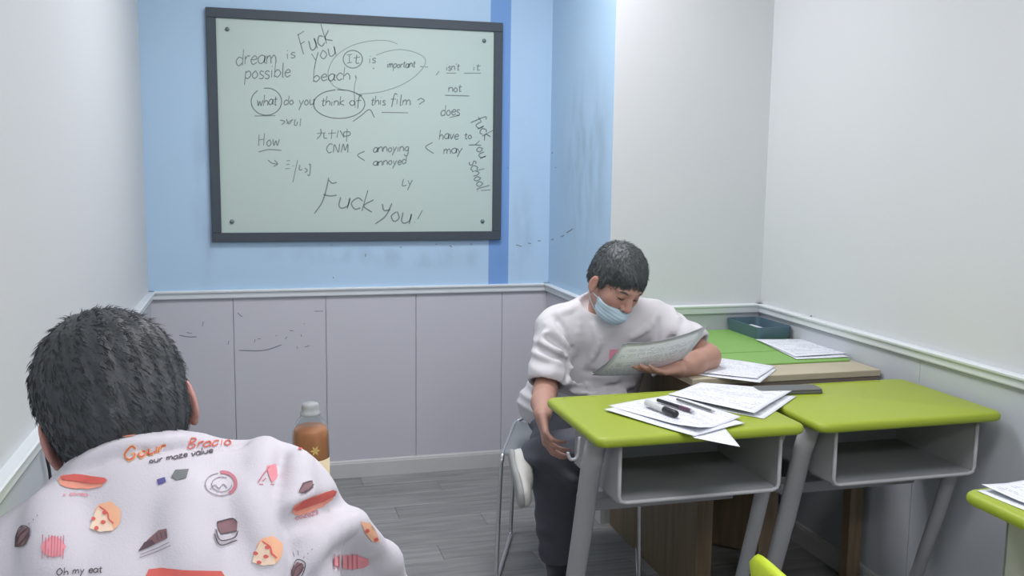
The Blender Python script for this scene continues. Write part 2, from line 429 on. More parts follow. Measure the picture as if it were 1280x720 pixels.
# single-stroke handwriting font: x-height 1, baseline 0
G = {
 'a': (0.9, [[(.8,.85),(.5,1),(.15,.75),(.1,.3),(.4,0),(.75,.3),(.82,.9)],[(.82,.9),(.78,.2),(.95,0)]]),
 'b': (0.9, [[(.15,1.9),(.15,0)],[(.15,.6),(.5,.95),(.85,.5),(.5,0),(.15,.2)]]),
 'c': (0.8, [[(.8,.8),(.45,1),(.1,.5),(.4,0),(.8,.2)]]),
 'd': (0.9, [[(.75,.8),(.4,1),(.1,.5),(.35,0),(.75,.3)],[(.8,1.9),(.78,0)]]),
 'e': (0.8, [[(.12,.5),(.75,.6),(.5,1),(.12,.55),(.35,0),(.8,.2)]]),
 'f': (0.7, [[(.85,1.7),(.55,1.9),(.4,1.3),(.3,-.5)],[(.05,.9),(.75,.95)]]),
 'g': (0.9, [[(.8,.85),(.45,1),(.12,.5),(.45,.1),(.8,.5)],[(.82,1),(.78,-.6),(.4,-.9),(.1,-.6)]]),
 'h': (0.9, [[(.15,1.9),(.12,0)],[(.14,.5),(.5,.95),(.78,.6),(.8,0)]]),
 'i': (0.45, [[(.2,.95),(.22,0)],[(.2,1.4),(.24,1.5)]]),
 'k': (0.85, [[(.15,1.9),(.15,0)],[(.75,1.1),(.18,.5),(.85,0)]]),
 'l': (0.4, [[(.2,1.9),(.2,.1),(.35,0)]]),
 'm': (1.2, [[(.1,1),(.12,0)],[(.12,.6),(.4,1),(.55,.6),(.55,0)],[(.55,.6),(.85,1),(1.05,.6),(1.08,0)]]),
 'n': (0.9, [[(.1,1),(.12,0)],[(.12,.6),(.45,1),(.75,.7),(.8,0)]]),
 'o': (0.85, [[(.45,1),(.1,.5),(.4,0),(.75,.4),(.5,1)]]),
 'p': (0.9, [[(.15,1),(.1,-.8)],[(.14,.8),(.6,1),(.8,.5),(.45,0),(.14,.2)]]),
 'r': (0.65, [[(.12,1),(.14,0)],[(.14,.6),(.35,.95),(.65,.95)]]),
 's': (0.7, [[(.65,.9),(.3,1),(.15,.7),(.6,.35),(.5,0),(.1,.08)]]),
 't': (0.65, [[(.35,1.5),(.32,.1),(.6,.05)],[(.05,1),(.65,1.05)]]),
 'u': (0.9, [[(.12,1),(.15,.2),(.4,0),(.75,.3),(.78,1)],[(.78,1),(.8,0)]]),
 'v': (0.8, [[(.1,1),(.4,0),(.75,1)]]),
 'w': (1.1, [[(.08,1),(.25,0),(.5,.8),(.75,0),(1,1)]]),
 'x': (0.8, [[(.1,1),(.75,0)],[(.7,1),(.1,0)]]),
 'y': (0.85, [[(.1,1),(.4,.15)],[(.78,1),(.4,.1),(.1,-.8)]]),
 'z': (0.8, [[(.1,.95),(.7,1),(.1,.05),(.75,0)]]),
 'F': (1.0, [[(.25,2),(.2,0)],[(.2,1.9),(.95,2)],[(.22,1),(.75,1.05)]]),
 'H': (1.1, [[(.15,1.8),(.12,0)],[(.85,1.9),(.82,0)],[(.14,.9),(.84,1)]]),
 'C': (1.1, [[(.95,1.6),(.5,1.8),(.1,.9),(.45,0),(.95,.25)]]),
 'N': (1.2, [[(.12,0),(.15,1.7),(.85,.1),(.9,1.8)]]),
 'M': (1.4, [[(.1,0),(.3,1.7),(.65,.4),(1.0,1.7),(1.15,0)]]),
 'L': (0.8, [[(.2,1.3),(.12,.1),(.7,.1)]]),
 'E': (0.9, [[(.1,1.7),(.7,1.75)],[(.1,.9),(.65,.95)],[(.05,.05),(.8,.1)]]),
 'I': (0.8, [[(.1,1.7),(.7,1.75)],[(.4,1.7),(.38,.1)],[(.05,.05),(.75,.1)]]),
 'G': (1.2, [[(1,1.5),(.6,1.9),(.1,1),(.5,0),(1,.3),(.95,.8),(.6,.8)]]),
 'Y': (1.0, [[(.05,1.8),(.45,.9)],[(.95,1.9),(.45,.8),(.3,0)]]),
 'B': (1.0, [[(.2,1.9),(.15,0),(.7,.1),(.8,.6),(.2,1),(.7,1.4),(.6,1.85),(.2,1.9)]]),
 'O': (1.2, [[(.6,1.8),(.1,.9),(.5,0),(1,.8),(.6,1.8)]]),
 'q': (0.9, [[(.75,.8),(.4,1),(.1,.5),(.4,0),(.75,.4)],[(.78,1),(.75,-.8)]]),
 ',': (0.4, [[(.25,.15),(.1,-.4)]]), '.': (0.4, [[(.15,.05),(.2,0)]]), '!': (0.5, [[(.45,1.9),(.2,.5)],[(.12,.1),(.15,0)]]),
 '?': (0.8, [[(.1,1.4),(.4,1.8),(.75,1.4),(.4,.8),(.38,.5)],[(.35,.1),(.38,0)]]),
 "'": (0.25, [[(.15,1.7),(.08,1.3)]]), ' ': (0.6, []),
 '0': (0.8, [[(.4,1.5),(.1,.7),(.4,0),(.7,.7),(.4,1.5)]]), '2': (0.8, [[(.1,1.2),(.4,1.5),(.7,1.1),(.1,0),(.75,0)]]), '3': (0.8, [[(.1,1.4),(.6,1.3),(.3,.8),(.7,.4),(.1,0)]]),
}
def word_strokes(text, x0, y0, x1, y1, xh, slant=0.12, jit=0.03):
    tot = sum(G[c][0] for c in text)
    L = math.hypot(x1 - x0, y1 - y0); s = L / tot
    dx, dy = (x1 - x0) / L, (y1 - y0) / L
    out = []; adv = 0
    rn = random.Random(text)
    for c in text:
        wd, st = G[c]
        jy = rn.uniform(-jit, jit) * 3
        for pl in st:
            q = []
            for (a, b) in pl:
                a += rn.uniform(-jit, jit); b += rn.uniform(-jit, jit) + jy
                X = (adv + a) * s + slant * b * xh; Y = b * xh
                q.append((x0 + X * dx + Y * dy, y0 + X * dy - Y * dx))
            out.append(q)
        adv += wd
    return out
def spl2(q, n=5):
    return [(p.x, p.y) for p in smooth_path([(a, b, 0) for a, b in q], n)]
def ribbon(bm, q, wpx, place):
    """flat ribbon along pixel polyline q"""
    q = spl2(q) if len(q) > 2 else q
    n = len(q); L = []; R = []
    for i in range(n):
        a = q[max(0, i-1)]; b = q[min(n-1, i+1)]
        dx, dy = b[0]-a[0], b[1]-a[1]; d = math.hypot(dx, dy) or 1
        h = wpx / 2 * (0.75 if i in (0, n-1) else 1)
        nx, ny = -dy/d*h, dx/d*h
        L.append(place(q[i][0]+nx, q[i][1]+ny)); R.append(place(q[i][0]-nx, q[i][1]-ny))
    if any(p is None for p in L + R): return
    L = [bm.verts.new(p) for p in L]; R = [bm.verts.new(p) for p in R]
    for i in range(n-1): bm.faces.new((L[i], L[i+1], R[i+1], R[i]))
def ell(cx, cy, rx, ry, a0=0, a1=360, rot=0):
    out = []
    for k in range(15):
        a = math.radians(a0 + (a1-a0)*k/14); x, y = rx*math.cos(a), ry*math.sin(a)
        c, s = math.cos(math.radians(rot)), math.sin(math.radians(rot))
        out.append((cx + x*c - y*s, cy + x*s + y*c))
    return out
def wplace(u, v): return ony(u, v, YI - 0.0006)
def write(items, wpx=1.3, m='ink', name='handwriting'):
    bm = bmesh.new()
    for q in items: ribbon(bm, q, wpx, wplace)
    me = bpy.data.meshes.new(name); 
    for v in bm.verts: v.co -= wb.location
    bm.to_mesh(me); bm.free()
    link_mesh(name, me, M[m], wb)
W = word_strokes
write(W('dream', 294, 82, 346, 78, 10.5))
write(W('is', 357, 74, 370, 72.5, 7))
write(W('possible', 305, 99, 363, 96, 9.5))
write(W('Fuck', 377, 69, 416, 52, 13), 1.5)
write(W('you', 390, 78, 421, 69, 11))
write(W('beach', 390, 102, 438, 100, 8.5, 0.1) + [[(444, 94), (445, 98)]])
write([ell(441, 74, 12, 11, -60, 300)] + W('I', 433, 79, 441, 78, 6) + W('t', 441, 80, 450, 79, 7))
write(W('is', 460, 79, 470, 79, 6) + [[(466, 85), (468, 86)]])
write(W('important', 483, 85, 519, 84, 5) + [[(525, 83), (529, 83.5)], [(531, 83.5), (535, 84)]])
write([[(497, 55), (485, 51), (465, 51), (440, 57), (420, 70), (411, 86), (411, 98), (418, 108), (430, 113)],
       [(470, 69), (485, 64), (502, 62), (520, 66), (531, 73), (530, 83), (518, 96), (500, 107), (475, 115), (445, 118)],
       [(446, 96), (443, 108), (443, 122), (444, 135)]], 1.1, 'ink_faint')
write([[(549, 89), (545, 94)]] + W("isn't", 557, 88, 574, 88, 5) + W('it', 590, 88, 600, 88, 5) + [[(558, 91.5), (570, 91.5)], [(580, 91.5), (601, 91.5)]])
write(W('not', 560, 115, 577, 114, 5.5) + [[(556, 119), (570, 119.5), (587, 120)]])
write(W('does', 550, 145, 575, 144, 7) + [[(562, 147), (574, 144)]])
write([ell(333, 127, 19, 17, -100, 235)] + W('what', 321, 132, 346, 131, 7) + [[(318, 145), (344, 144.5)]])
write(W('do', 354, 131, 367, 131, 6)); write(W('you', 373, 132, 393, 131, 7))
write([ell(424, 130, 32, 18, -95, 262)] + W('think', 401, 132, 430, 132, 6))
write(W('of', 436, 133, 451, 132, 7)); write(W('this', 463, 131, 482, 131, 6))
write(W('film', 487, 131, 514, 131, 7) + [[(477, 140.5), (510, 141)]])
write(W('?', 519, 134, 530, 134, 6)); write([[(441, 152), (452, 144), (462, 137), (468, 147)]])
write([[(350, 150), (356, 152), (352, 156)], [(358, 149), (361, 155), (366, 149)], [(358, 155), (364, 150)], [(369, 149), (368, 156), (371, 156), (372, 152)], [(376, 148), (375, 158)]])
write(W('How', 322, 183, 350, 181, 8) + [[(323, 190), (336, 187), (352, 188)]])
write([[(335, 200), (340, 204), (347, 205)], [(343, 200), (347, 205), (342, 208)]] + W('E', 356, 211, 363, 211, 6) + [[(366, 207), (367, 208)], [(372, 200), (366, 228)], [(375, 206), (374, 212), (378, 212)],
      [(381, 210), (384, 213), (381, 216)], [(386, 206), (388, 206), (387, 219), (384, 218)]])
write([[(396, 167), (407, 166)], [(401, 161), (401, 168), (396, 174)], [(405, 166), (405, 172), (409, 173)], [(410, 167), (420, 166)], [(415, 162), (414, 174)],
       [(423, 163), (421, 172)], [(425, 163), (428, 168), (430, 172)], [(430, 165), (437, 165), (437, 169), (430, 170), (430, 165)], [(434, 161), (433, 177)]], name='handwritten_character')
write(W('CNM.', 407, 191, 440, 191, 6.2))
write([[(456, 189), (447, 194), (456, 201)]]); write(W('annoying', 466, 190, 511, 189, 6)); write(W('annoyed', 466, 207, 508, 205, 5.5))
write([[(541, 178), (532, 184), (542, 192)]]); write(W('have', 548, 174, 573, 174, 6.5)); write(W('to', 580, 174, 590, 173, 5)); write(W('may', 554, 192, 578, 191, 6))
write(W('Ly', 502, 233, 516, 232, 7))
write([[(411, 222), (407, 240), (402, 254), (393, 267)], [(411, 225), (415, 229), (421, 228)], [(404, 243), (412, 245), (421, 244)]] + W('uck', 420, 260, 465, 265, 14, 0.15), 1.6)
write([[(478, 255), (480, 263), (488, 262)], [(490, 254), (482, 270), (469, 280)]] + W('ou', 486, 276, 513, 280, 13, 0.1) + [[(528, 263), (522, 274)], [(518, 278), (519, 278)]], 1.6)
write(W('fuck', 591, 149, 605, 176, 8.5, 0.0), 1.4)
write(W('you', 592, 178, 600, 199, 8, 0.0), 1.4)
write(W('school!', 586, 202, 598, 242, 8.5, 0.0), 1.4)
# scuffs on the walls
bm = bmesh.new()
def sc(bm, q, y, wpx=1.2): ribbon(bm, q, wpx, lambda u, v: ony(u, v, y))
for q in ([(297, 391), (299, 393), (303, 396)], [(254, 402), (253, 408)], [(224, 419), (235, 421), (246, 421)], [(233, 415.5), (240, 417)], [(286, 426), (285, 431)],
          [(356, 424), (359, 421)], [(376, 418), (377, 421)], [(371, 433), (372, 436)], [(381, 434), (387, 432)], [(393, 389), (404, 389)], [(299, 438), (330, 438), (352, 431)],
          [(319, 424), (318, 428)], [(362, 413), (367, 414)], [(380, 404), (381, 405)], [(322, 424), (326, 423)], [(345, 419), (346, 420)]):
    sc(bm, q, YB - 0.0008, 1.1)
obj('scuff_mark', bm, M['scuff'], wbl)
bm = bmesh.new()
for q in ([(416, 346), (417, 348)], [(457, 317), (457, 321)], [(414, 306), (415, 307)], [(562, 307), (565, 309)], [(588, 305), (590, 306)], [(634, 209), (635, 211)],
          [(645, 306), (652, 308)], [(660, 304), (664, 304.5)], [(672, 301), (676, 301)], [(545, 305), (546, 306)], [(500, 309), (502, 309)]):
    sc(bm, q, YB - 0.0008, 1.4)
wbk = bpy.data.objects['wall_back']; obj('scuff_mark', bm, M['scuff'], wbk)
bm = bmesh.new()
for q in ([(689, 300), (692, 299)], [(701, 296), (705, 294)], [(708, 291), (716, 286)], [(690, 190), (691, 192)], [(694, 209), (695, 210)]):
    ribbon(bm, q, 1.4, lambda u, v: onx(u, v, XP - 0.0008))
obj('scuff_mark', bm, M['scuff'], bpy.data.objects['wall_recess'])
bm = bmesh.new(); ribbon(bm, [(1009, 399), (1013, 396), (1015, 394.5)], 2.2, lambda u, v: onx(u, v, XR - 0.0008))
obj('scuff_mark', bm, M['scuff'], wr)
# cord on the left wall
bm = bmesh.new()
tube(bm, smooth_path([onx(56, 561, XL + 0.014), onx(59, 575, XL + 0.014), onx(62, 590, XL + 0.014), onx(63, 606, XL + 0.014), onx(62, 640, XL + 0.014)], 5), [0.004] + [0.0032] * 19 + [0.003], 8)
tag(obj('cord', bm, M['blackcord'], smooth=True), 'short black cord on the lower left wall beside the seated student', 'cord')

# ------------------------------------------------------------------ furniture
def round_rect_slab(bm, x0, x1, y0, y1, z0, z1, rc, bev, ncorner=6):
    pts = []
    for cx, cy, a0 in ((x1-rc, y1-rc, 0), (x0+rc, y1-rc, 90), (x0+rc, y0+rc, 180), (x1-rc, y0+rc, 270)):
        for k in range(ncorner+1):
            a = math.radians(a0 + 90*k/ncorner); pts.append((cx + math.cos(a)*rc, cy + math.sin(a)*rc))
    n = len(pts); cx, cy = (x0+x1)/2, (y0+y1)/2
    def ring(ins, z):
        out = []
        for (x, y) in pts:
            sx_ = 1 - 2*ins/(x1-x0); sy_ = 1 - 2*ins/(y1-y0)
            out.append(bm.verts.new((cx+(x-cx)*sx_, cy+(y-cy)*sy_, z)))
        return out
    rings = []
    for k in range(4):
        a = math.pi/2*k/3; rings.append(ring(bev*(1-math.sin(a)), z0 + bev*(1-math.cos(a))))
    for k in range(4):
        a = math.pi/2*k/3; rings.append(ring(bev*(1-math.cos(a)), z1 - bev + bev*math.sin(a)))
    for a, b in zip(rings, rings[1:]):
        for k in range(n): bm.faces.new((a[k], a[(k+1) % n], b[(k+1) % n], b[k]))
    bm.faces.new(rings[0][::-1]); bm.faces.new(rings[-1])
ZD = 0.772
def make_desk(label, hook=False):
    """origin on the floor at the near-left corner, x right, y away from the sitter; the shelf opens towards -y"""
    t = empty('school_desk', (0, 0, 0)); tag(t, label, 'desk', 'lime school desks')
    Wd, Dp = 0.575, 0.43
    bm = bmesh.new(); round_rect_slab(bm, 0, Wd, 0, Dp, ZD-0.027, ZD, 0.028, 0.011)
    top = obj('desktop', bm, M['lime'], t, smooth=True)
    bm = bmesh.new()
    tube(bm, [(0.045, Dp-0.030, ZD-0.0005), (0.06, Dp-0.022, ZD), (0.13, Dp-0.022, ZD), (0.145, Dp-0.030, ZD-0.0005)], 0.0018, 6)
    tube(bm, [(0.20, Dp-0.03, ZD-0.0005), (0.215, Dp-0.020, ZD+0.0005), (0.45, Dp-0.020, ZD+0.0005), (0.47, Dp-0.03, ZD-0.0005)], 0.0022, 6)
    obj('pencil_groove', bm, M['lime'], top, smooth=True)
    # shelf box, open front
    a0, a1, c0, c1, z0, z1 = 0.075, 0.527, 0.045, 0.38, 0.588, ZD-0.027
    sh = boxo('shelf_floor', a0, a1, c0, c1, z0, z0+0.006, M['box_in'], t)
    for sxx in (a0, a1-0.006): boxo('side_panel', sxx, sxx+0.006, c0, c1, z0, z1, M['steel'], t)
    boxo('back_panel', a0, a1, c1-0.006, c1, z0, z1, M['box_in'], t)
    bm = bmesh.new()
    loop = [(a0+0.002, z1), (a0+0.002, z0+0.02), (a0+0.006, z0+0.006), (a0+0.02, z0+0.001), (a1-0.02, z0+0.001), (a1-0.006, z0+0.006), (a1-0.002, z0+0.02), (a1-0.002, z1)]
    tube(bm, [(x, c0, z) for x, z in loop], 0.0055, 8)
    obj('shelf_rim', bm, M['steel_rim'], t, smooth=True)
    for lx, lr in ((0.033, 1.0), (0.551, 0.74)):
        bm = bmesh.new()
        tube(bm, [(lx, 0.095, ZD-0.03), (lx, 0.13, 0.66), (lx, 0.19, 0.45), (lx, 0.27, 0.20), (lx, 0.325, 0.045)], [q*lr for q in (0.029, 0.028, 0.028, 0.026, 0.024)], 14, ry=[0.022, 0.021, 0.020, 0.019, 0.018])
        lg = obj('leg', bm, M['steel'], t, smooth=True)
        bm = bmesh.new(); tube(bm, [(lx, 0.0, 0.018), (lx, 0.03, 0.024), (lx, 0.2, 0.03), (lx, 0.36, 0.03), (lx, 0.42, 0.018)], [0.016, 0.02, 0.023, 0.023, 0.016], 12, ry=[0.014, 0.02, 0.026, 0.026, 0.014])
        obj('foot', bm, M['steel'], lg, smooth=True)
        bm = bmesh.new(); box(bm, min(lx, 0.06 if lx < .3 else .51), max(lx, 0.08 if lx < .3 else .54), 0.07, 0.33, ZD-0.045, ZD-0.026, 0.004)
        obj('bracket', bm, M['steel'], lg)
    boxo('crossbar', 0.07, 0.53, 0.285, 0.345, 0.478, 0.512, M['steel'], t, bev=0.004)
    if not hook: return t
    bm = bmesh.new()
    hk = [(-0.003, 0.12, ZD-0.028), (-0.006, 0.12, ZD-0.055), (-0.007, 0.12, ZD-0.072), (-0.013, 0.12, ZD-0.084), (-0.026, 0.12, ZD-0.085), (-0.033, 0.12, ZD-0.074), (-0.034, 0.12, ZD-0.066)]
    tube(bm, smooth_path(hk, 4), 0.0042, 8); obj('bag_hook', bm, M['steel_rim'], t, smooth=True)
    return t
desk = make_desk('lime desk beside the seated man with marker and worksheets on top', True)
desk.location = (0.783, 2.058, 0)
d2 = copy_tree(desk)
for q in [c for c in d2.children if c.name.startswith('bag_hook')]: bpy.data.objects.remove(q)
d2.location = (1.392, 2.052, 0); d2['label'] = 'lime desk against the right wall holding a dark grey flat case'
d3 = copy_tree(d2); d3.location = (1.392, 1.125, 0); d3['label'] = 'lime desk at the right edge of the picture with one worksheet pile'
d4 = copy_tree(d2); d4.location = (-0.432, 1.38, 0); d4['label'] = 'lime desk by the left wall that the student leans over'

# wooden table with green pads
tb = empty('wooden_table', (1.30, 2.605, 0)); tag(tb, 'low wooden table in the corner with green pads, behind the lime desks', 'table')
bm = bmesh.new(); box(bm, 0, 0.68, 0, 0.795, ZD-0.022, ZD, 0.002, 1); obj('tabletop', bm, M['wood_edge'], tb)
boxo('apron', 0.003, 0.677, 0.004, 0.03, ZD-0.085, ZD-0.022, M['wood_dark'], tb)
boxo('side_panel', 0.045, 0.10, 0.02, 0.77, 0, ZD-0.034, M['wood'], tb)
boxo('leg', 0.27, 0.335, 0.02, 0.06, 0, ZD-0.034, M['wood'], tb)
boxo('leg', 0.61, 0.66, 0.02, 0.06, 0, ZD-0.034, M['wood'], tb)
cab = empty('wooden_cabinet', (1.40, 3.31, 0), math.radians(-43)); tag(cab, 'plain brown wooden cabinet set at an angle under the corner table', 'cabinet')
boxo('body', 0, 0.52, 0.012, 0.115, 0.0, 0.62, M['wood'], cab, bev=0.002, seg=1)
boxo('door', 0.005, 0.258, 0.0, 0.011, 0.012, 0.61, M['wood'], cab, bev=0.001, seg=1)
boxo('door', 0.262, 0.515, 0.0, 0.011, 0.012, 0.61, M['wood'], cab, bev=0.001, seg=1)
def pad(x0, x1, y0, y1, lab):
    bm = bmesh.new(); round_rect_slab(bm, x0, x1, y0, y1, ZD + 0.0003, ZD + 0.006, 0.012, 0.002, 4)
    for v in bm.verts: v.co -= Vector(((x0+x1)/2, (y0+y1)/2, 0))
    tag(obj('desk_pad', bm, M['green_pad'], None, ((x0+x1)/2, (y0+y1)/2, 0), smooth=False), lab, 'desk pad', 'green pads on the corner table')
pad(1.36, 1.968, 2.945, 3.39, 'green desk pad on the corner table, the far one beneath the tray')
pad(1.49, 1.968, 2.745, 2.935, 'green desk pad on the corner table, the narrow one nearer the desks')

# tray
T0 = Vector((1.832, 3.140, ZD + 0.0065))
tr_ = empty('storage_tray', T0, 0); tag(tr_, 'dark teal open plastic tray against the corner wall on green pad', 'tray')
bm = bmesh.new(); tw, td, th = 0.150, 0.255, 0.047
def rr(x0, x1, y0, y1, rc, z):
    pts = []
    for cx, cy, a0 in ((x1-rc, y1-rc, 0), (x0+rc, y1-rc, 90), (x0+rc, y0+rc, 180), (x1-rc, y0+rc, 270)):
        for k in range(5):
            a = math.radians(a0 + 22.5*k); pts.append(bm.verts.new((cx + math.cos(a)*rc, cy + math.sin(a)*rc, z)))
    return pts
R_ = [rr(0.006, tw-0.006, 0.006, td-0.006, 0.015, 0), rr(0, tw, 0, td, 0.02, th), rr(0.004, tw-0.004, 0.004, td-0.004, 0.018, th), rr(0.010, tw-0.010, 0.010, td-0.010, 0.013, 0.004)]
for a, b in zip(R_, R_[1:]):
    for k in range(20): bm.faces.new((a[k], a[(k+1) % 20], b[(k+1) % 20], b[k]))
bm.faces.new(R_[0][::-1]); bm.faces.new(R_[3]); obj('body', bm, M['tray'], tr_)
bm = bmesh.new(); tube(bm, [(tw+0.0, 0.03, th-0.006), (tw+0.0, td-0.03, th-0.006)], 0.003, 6); obj('rim', bm, M['tray'], tr_)

# ------------------------------------------------------------------ papers
def sheet(name, c, z, lab, m, seed=0, amp=0.002, curl=None, group=None, nx=14, ny=18, lift=None, cat='paper', thick=0.0004):
    """c: four xy corners (counter-clockwise: near-left, near-right, far-right, far-left) of a sheet lying at height z"""
    rn = random.Random(seed); c = [Vector((p[0], p[1], 0)) for p in c]
    ph = [rn.uniform(0, 6.28) for _ in range(6)]
    bm = bmesh.new(); uvl = bm.loops.layers.uv.new('UVMap')
    ctr = sum(c, Vector()) / 4
    def pt(s, t, off):
        p = (c[0]*(1-s) + c[1]*s)*(1-t) + (c[3]*(1-s) + c[2]*s)*t
        h = amp * (1 + 0.5*math.sin(5*s + ph[0] + 2*t) + 0.5*math.sin(6*t + ph[1] - 3*s))
        if curl: h += curl(s, t)
        return Vector((p.x - ctr.x, p.y - ctr.y, h + off))
    g0 = [[bm.verts.new(pt(i/nx, j/ny, thick)) for j in range(ny+1)] for i in range(nx+1)]
    g1 = [[bm.verts.new(pt(i/nx, j/ny, 0)) for j in range(ny+1)] for i in range(nx+1)]
    def quad(a, b, c_, d, uv):
        f = bm.faces.new((a, b, c_, d)); f.smooth = True
        for l_, q in zip(f.loops, uv): l_[uvl].uv = q
    for i in range(nx):
        for j in range(ny):
            u = [(i/nx, j/ny), ((i+1)/nx, j/ny), ((i+1)/nx, (j+1)/ny), (i/nx, (j+1)/ny)]
            quad(g0[i][j], g0[i+1][j], g0[i+1][j+1], g0[i][j+1], u)
            quad(g1[i][j+1], g1[i+1][j+1], g1[i+1][j], g1[i][j], u[::-1])
    for i in range(nx):
        quad(g1[i][0], g1[i+1][0], g0[i+1][0], g0[i][0], [(0, 0)]*4); quad(g0[i][ny], g0[i+1][ny], g1[i+1][ny], g1[i][ny], [(0, 0)]*4)
    for j in range(ny):
        quad(g0[0][j], g0[0][j+1], g1[0][j+1], g1[0][j], [(0, 0)]*4); quad(g1[nx][j], g1[nx][j+1], g0[nx][j+1], g0[nx][j], [(0, 0)]*4)
    me = bpy.data.meshes.new(name); bm.to_mesh(me); bm.free()
    o = link_mesh(name, me, m, None, (ctr.x, ctr.y, z))
    tag(o, lab, cat, group); return o
def px(us, z=ZD): return [tuple(onz(u, v, z + 0.003))[:2] for u, v in us]
gA = 'worksheets on the first lime desk'
# pile A
sheet('worksheet', px([(868, 547), (925, 558), (905, 533), (840, 520)]), ZD + 0.0008, 'worksheet whose corner hangs over the front edge of the first lime desk', PAPER[1], 3, 0.0008, group=gA)
sheet('worksheet', px([(755, 513), (868, 546), (931, 530), (836, 499)]), ZD + 0.0040, 'lower worksheet of the pile under the black-capped marker', PAPER[2], 4, 0.0012, group=gA)
sheet('worksheet', px([(760, 509), (874, 543), (926, 524), (838, 496)]), ZD + 0.0075, 'top worksheet with the black-capped marker and pen lying on it', PAPER[0], 5, 0.0016, group=gA,
      curl=lambda s, t: 0.010 * max(0, 1 - math.hypot((s-1.0)/0.25, (t-0.0)/0.3)) + 0.004*max(0, t-0.8))
# pile B
sheet('worksheet', px([(842, 500), (955, 523), (996, 495), (880, 484)]), ZD + 0.0008, 'lower worksheet of the loose pair beside the gap between the lime desks', PAPER[3], 8, 0.001, group=gA,
      curl=lambda s, t: 0.0)
sheet('worksheet', px([(835, 497), (943, 521), (990, 492), (876, 482)]), ZD + 0.0115, 'upper worksheet of the loose pair reaching onto the second lime desk', PAPER[4], 9, 0.0012, group=gA)
gC = 'worksheets on the corner table'
sheet('worksheet', px([(862, 467), (950, 478.5), (971, 461), (880, 447)]), ZD + 0.0015, 'worksheet under the man\'s elbow on the wooden table front edge', PAPER[2], 11, 0.001, group=gC)
sheet('worksheet', px([(864, 465), (946, 475), (969, 459), (882, 446)]), ZD + 0.0055, 'upper worksheet beside the man\'s elbow on the wooden table', PAPER[1], 12, 0.001, group=gC)
sheet('worksheet', px([(996, 451), (1061, 448), (1018, 428.5), (948, 428)]), ZD + 0.0075, 'lower worksheet in front of the teal tray along the wall', PAPER[3], 13, 0.001, group=gC)
sheet('worksheet', px([(994, 449), (1060, 445), (1012, 427), (944, 427)]), ZD + 0.0115, 'upper worksheet in front of the teal tray along the wall', PAPER[0], 14, 0.001, group=gC)
sheet('worksheet', [(1.87, 3.19), (1.965, 3.22), (1.93, 3.36), (1.85, 3.34)], ZD + 0.019, 'folded paper lying inside the teal tray', PAPER[1], 15, 0.001, group=gC,
      curl=lambda s, t: 0.008*t)
gD = 'worksheets on the right-hand desk'
sheet('worksheet', [(1.415, 1.535), (1.43, 1.31), (1.64, 1.32), (1.625, 1.545)], ZD + 0.0008, 'lower worksheet on the lime desk at the right picture edge', PAPER[4], 17, 0.0014, group=gD)
sheet('worksheet', [(1.425, 1.535), (1.46, 1.30), (1.67, 1.33), (1.635, 1.555)], ZD + 0.006, 'upper worksheet on the lime desk at the right picture edge', PAPER[2], 18, 0.002, group=gD,
      curl=lambda s, t: 0.006*max(0, 1-3*s)*max(0, 1-3*t))

# marker, pen, case
def rod_frame(a, b):
    a, b = Vector(a), Vector(b); d = b - a
    q = Vector((0, 0, 1)).rotation_difference(d.normalized()); return a, q, d.length
def lathe_thing(name, a, b, parts, lab, cat, group=None, n=20):
    a, q, L = rod_frame(a, b)
    t = empty(name, a); t.rotation_mode = 'QUATERNION'; t.rotation_quaternion = q; tag(t, lab, cat, group)
    for nm, prof, m in parts:
        bm = bmesh.new(); lathe(bm, [(r, z*L) for r, z in prof], n); obj(nm, bm, m, t, smooth=True)
    return t
zA = ZD + 0.0125
m0, m1 = onz(808, 503, zA + 0.009), onz(846, 518, zA + 0.009)
lathe_thing('marker', m0, m1, [('barrel', [(0, 0), (0.007, 0), (0.009, .01), (0.009, .6), (0.0085, .62)], M['marker_white']),
                               ('cap', [(0.0086, .60), (0.0096, .62), (0.0096, .95), (0.008, .99), (0, 1)], M['black'])],
            'white marker with black cap lying on the worksheets of the first lime desk', 'marker')
m0, m1 = onz(822, 500, zA + 0.006), onz(869, 515, zA + 0.005)
lathe_thing('pen', m0, m1, [('barrel', [(0, 0), (0.0045, 0), (0.005, .02), (0.005, .6)], M['black']), ('grip', [(0.005, .6), (0.0055, .62), (0.005, .9)], M['pen_purple']),
                            ('tip', [(0.005, .9), (0.002, .97), (0, 1)], M['steel_rim'])], 'dark pen with purple grip beside the black-capped marker', 'pen')
m0, m1 = Vector((1.905, 3.21, ZD + 0.034)), Vector((1.955, 3.30, ZD + 0.036))
m0, m1 = onz(958, 411, ZD + 0.036), onz(972, 411.5, ZD + 0.036)
lathe_thing('pen', m0, m1, [('barrel', [(0, 0), (0.0045, 0), (0.005, .05), (0.005, .6)], M['red']), ('cap', [(0.0052, .55), (0.0058, .6), (0.005, .95), (0, 1)], M['black'])],
            'short red and black pen resting on paper inside the teal tray', 'pen')
m0, m1 = onz(846, 499, ZD + 0.0175), onz(895, 515, ZD + 0.0165)
lathe_thing('pen', m0, m1, [('barrel', [(0, 0), (0.003, 0), (0.0035, .03), (0.0035, .9)], M['darkgrey']), ('tip', [(0.0035, .9), (0.001, .98), (0, 1)], M['steel_rim'])],
            'thin grey pen lying between the two worksheet piles', 'pen')
pc = Vector((1.500, 2.392, ZD)); t = empty('flat_case', pc, math.radians(-6)); tag(t, 'dark grey flat case lying at the back of the second lime desk', 'case')
bm = bmesh.new(); round_rect_slab(bm, -0.10, 0.10, -0.034, 0.034, 0.0004, 0.009, 0.012, 0.003, 4); obj('body', bm, M['darkgrey'], t)
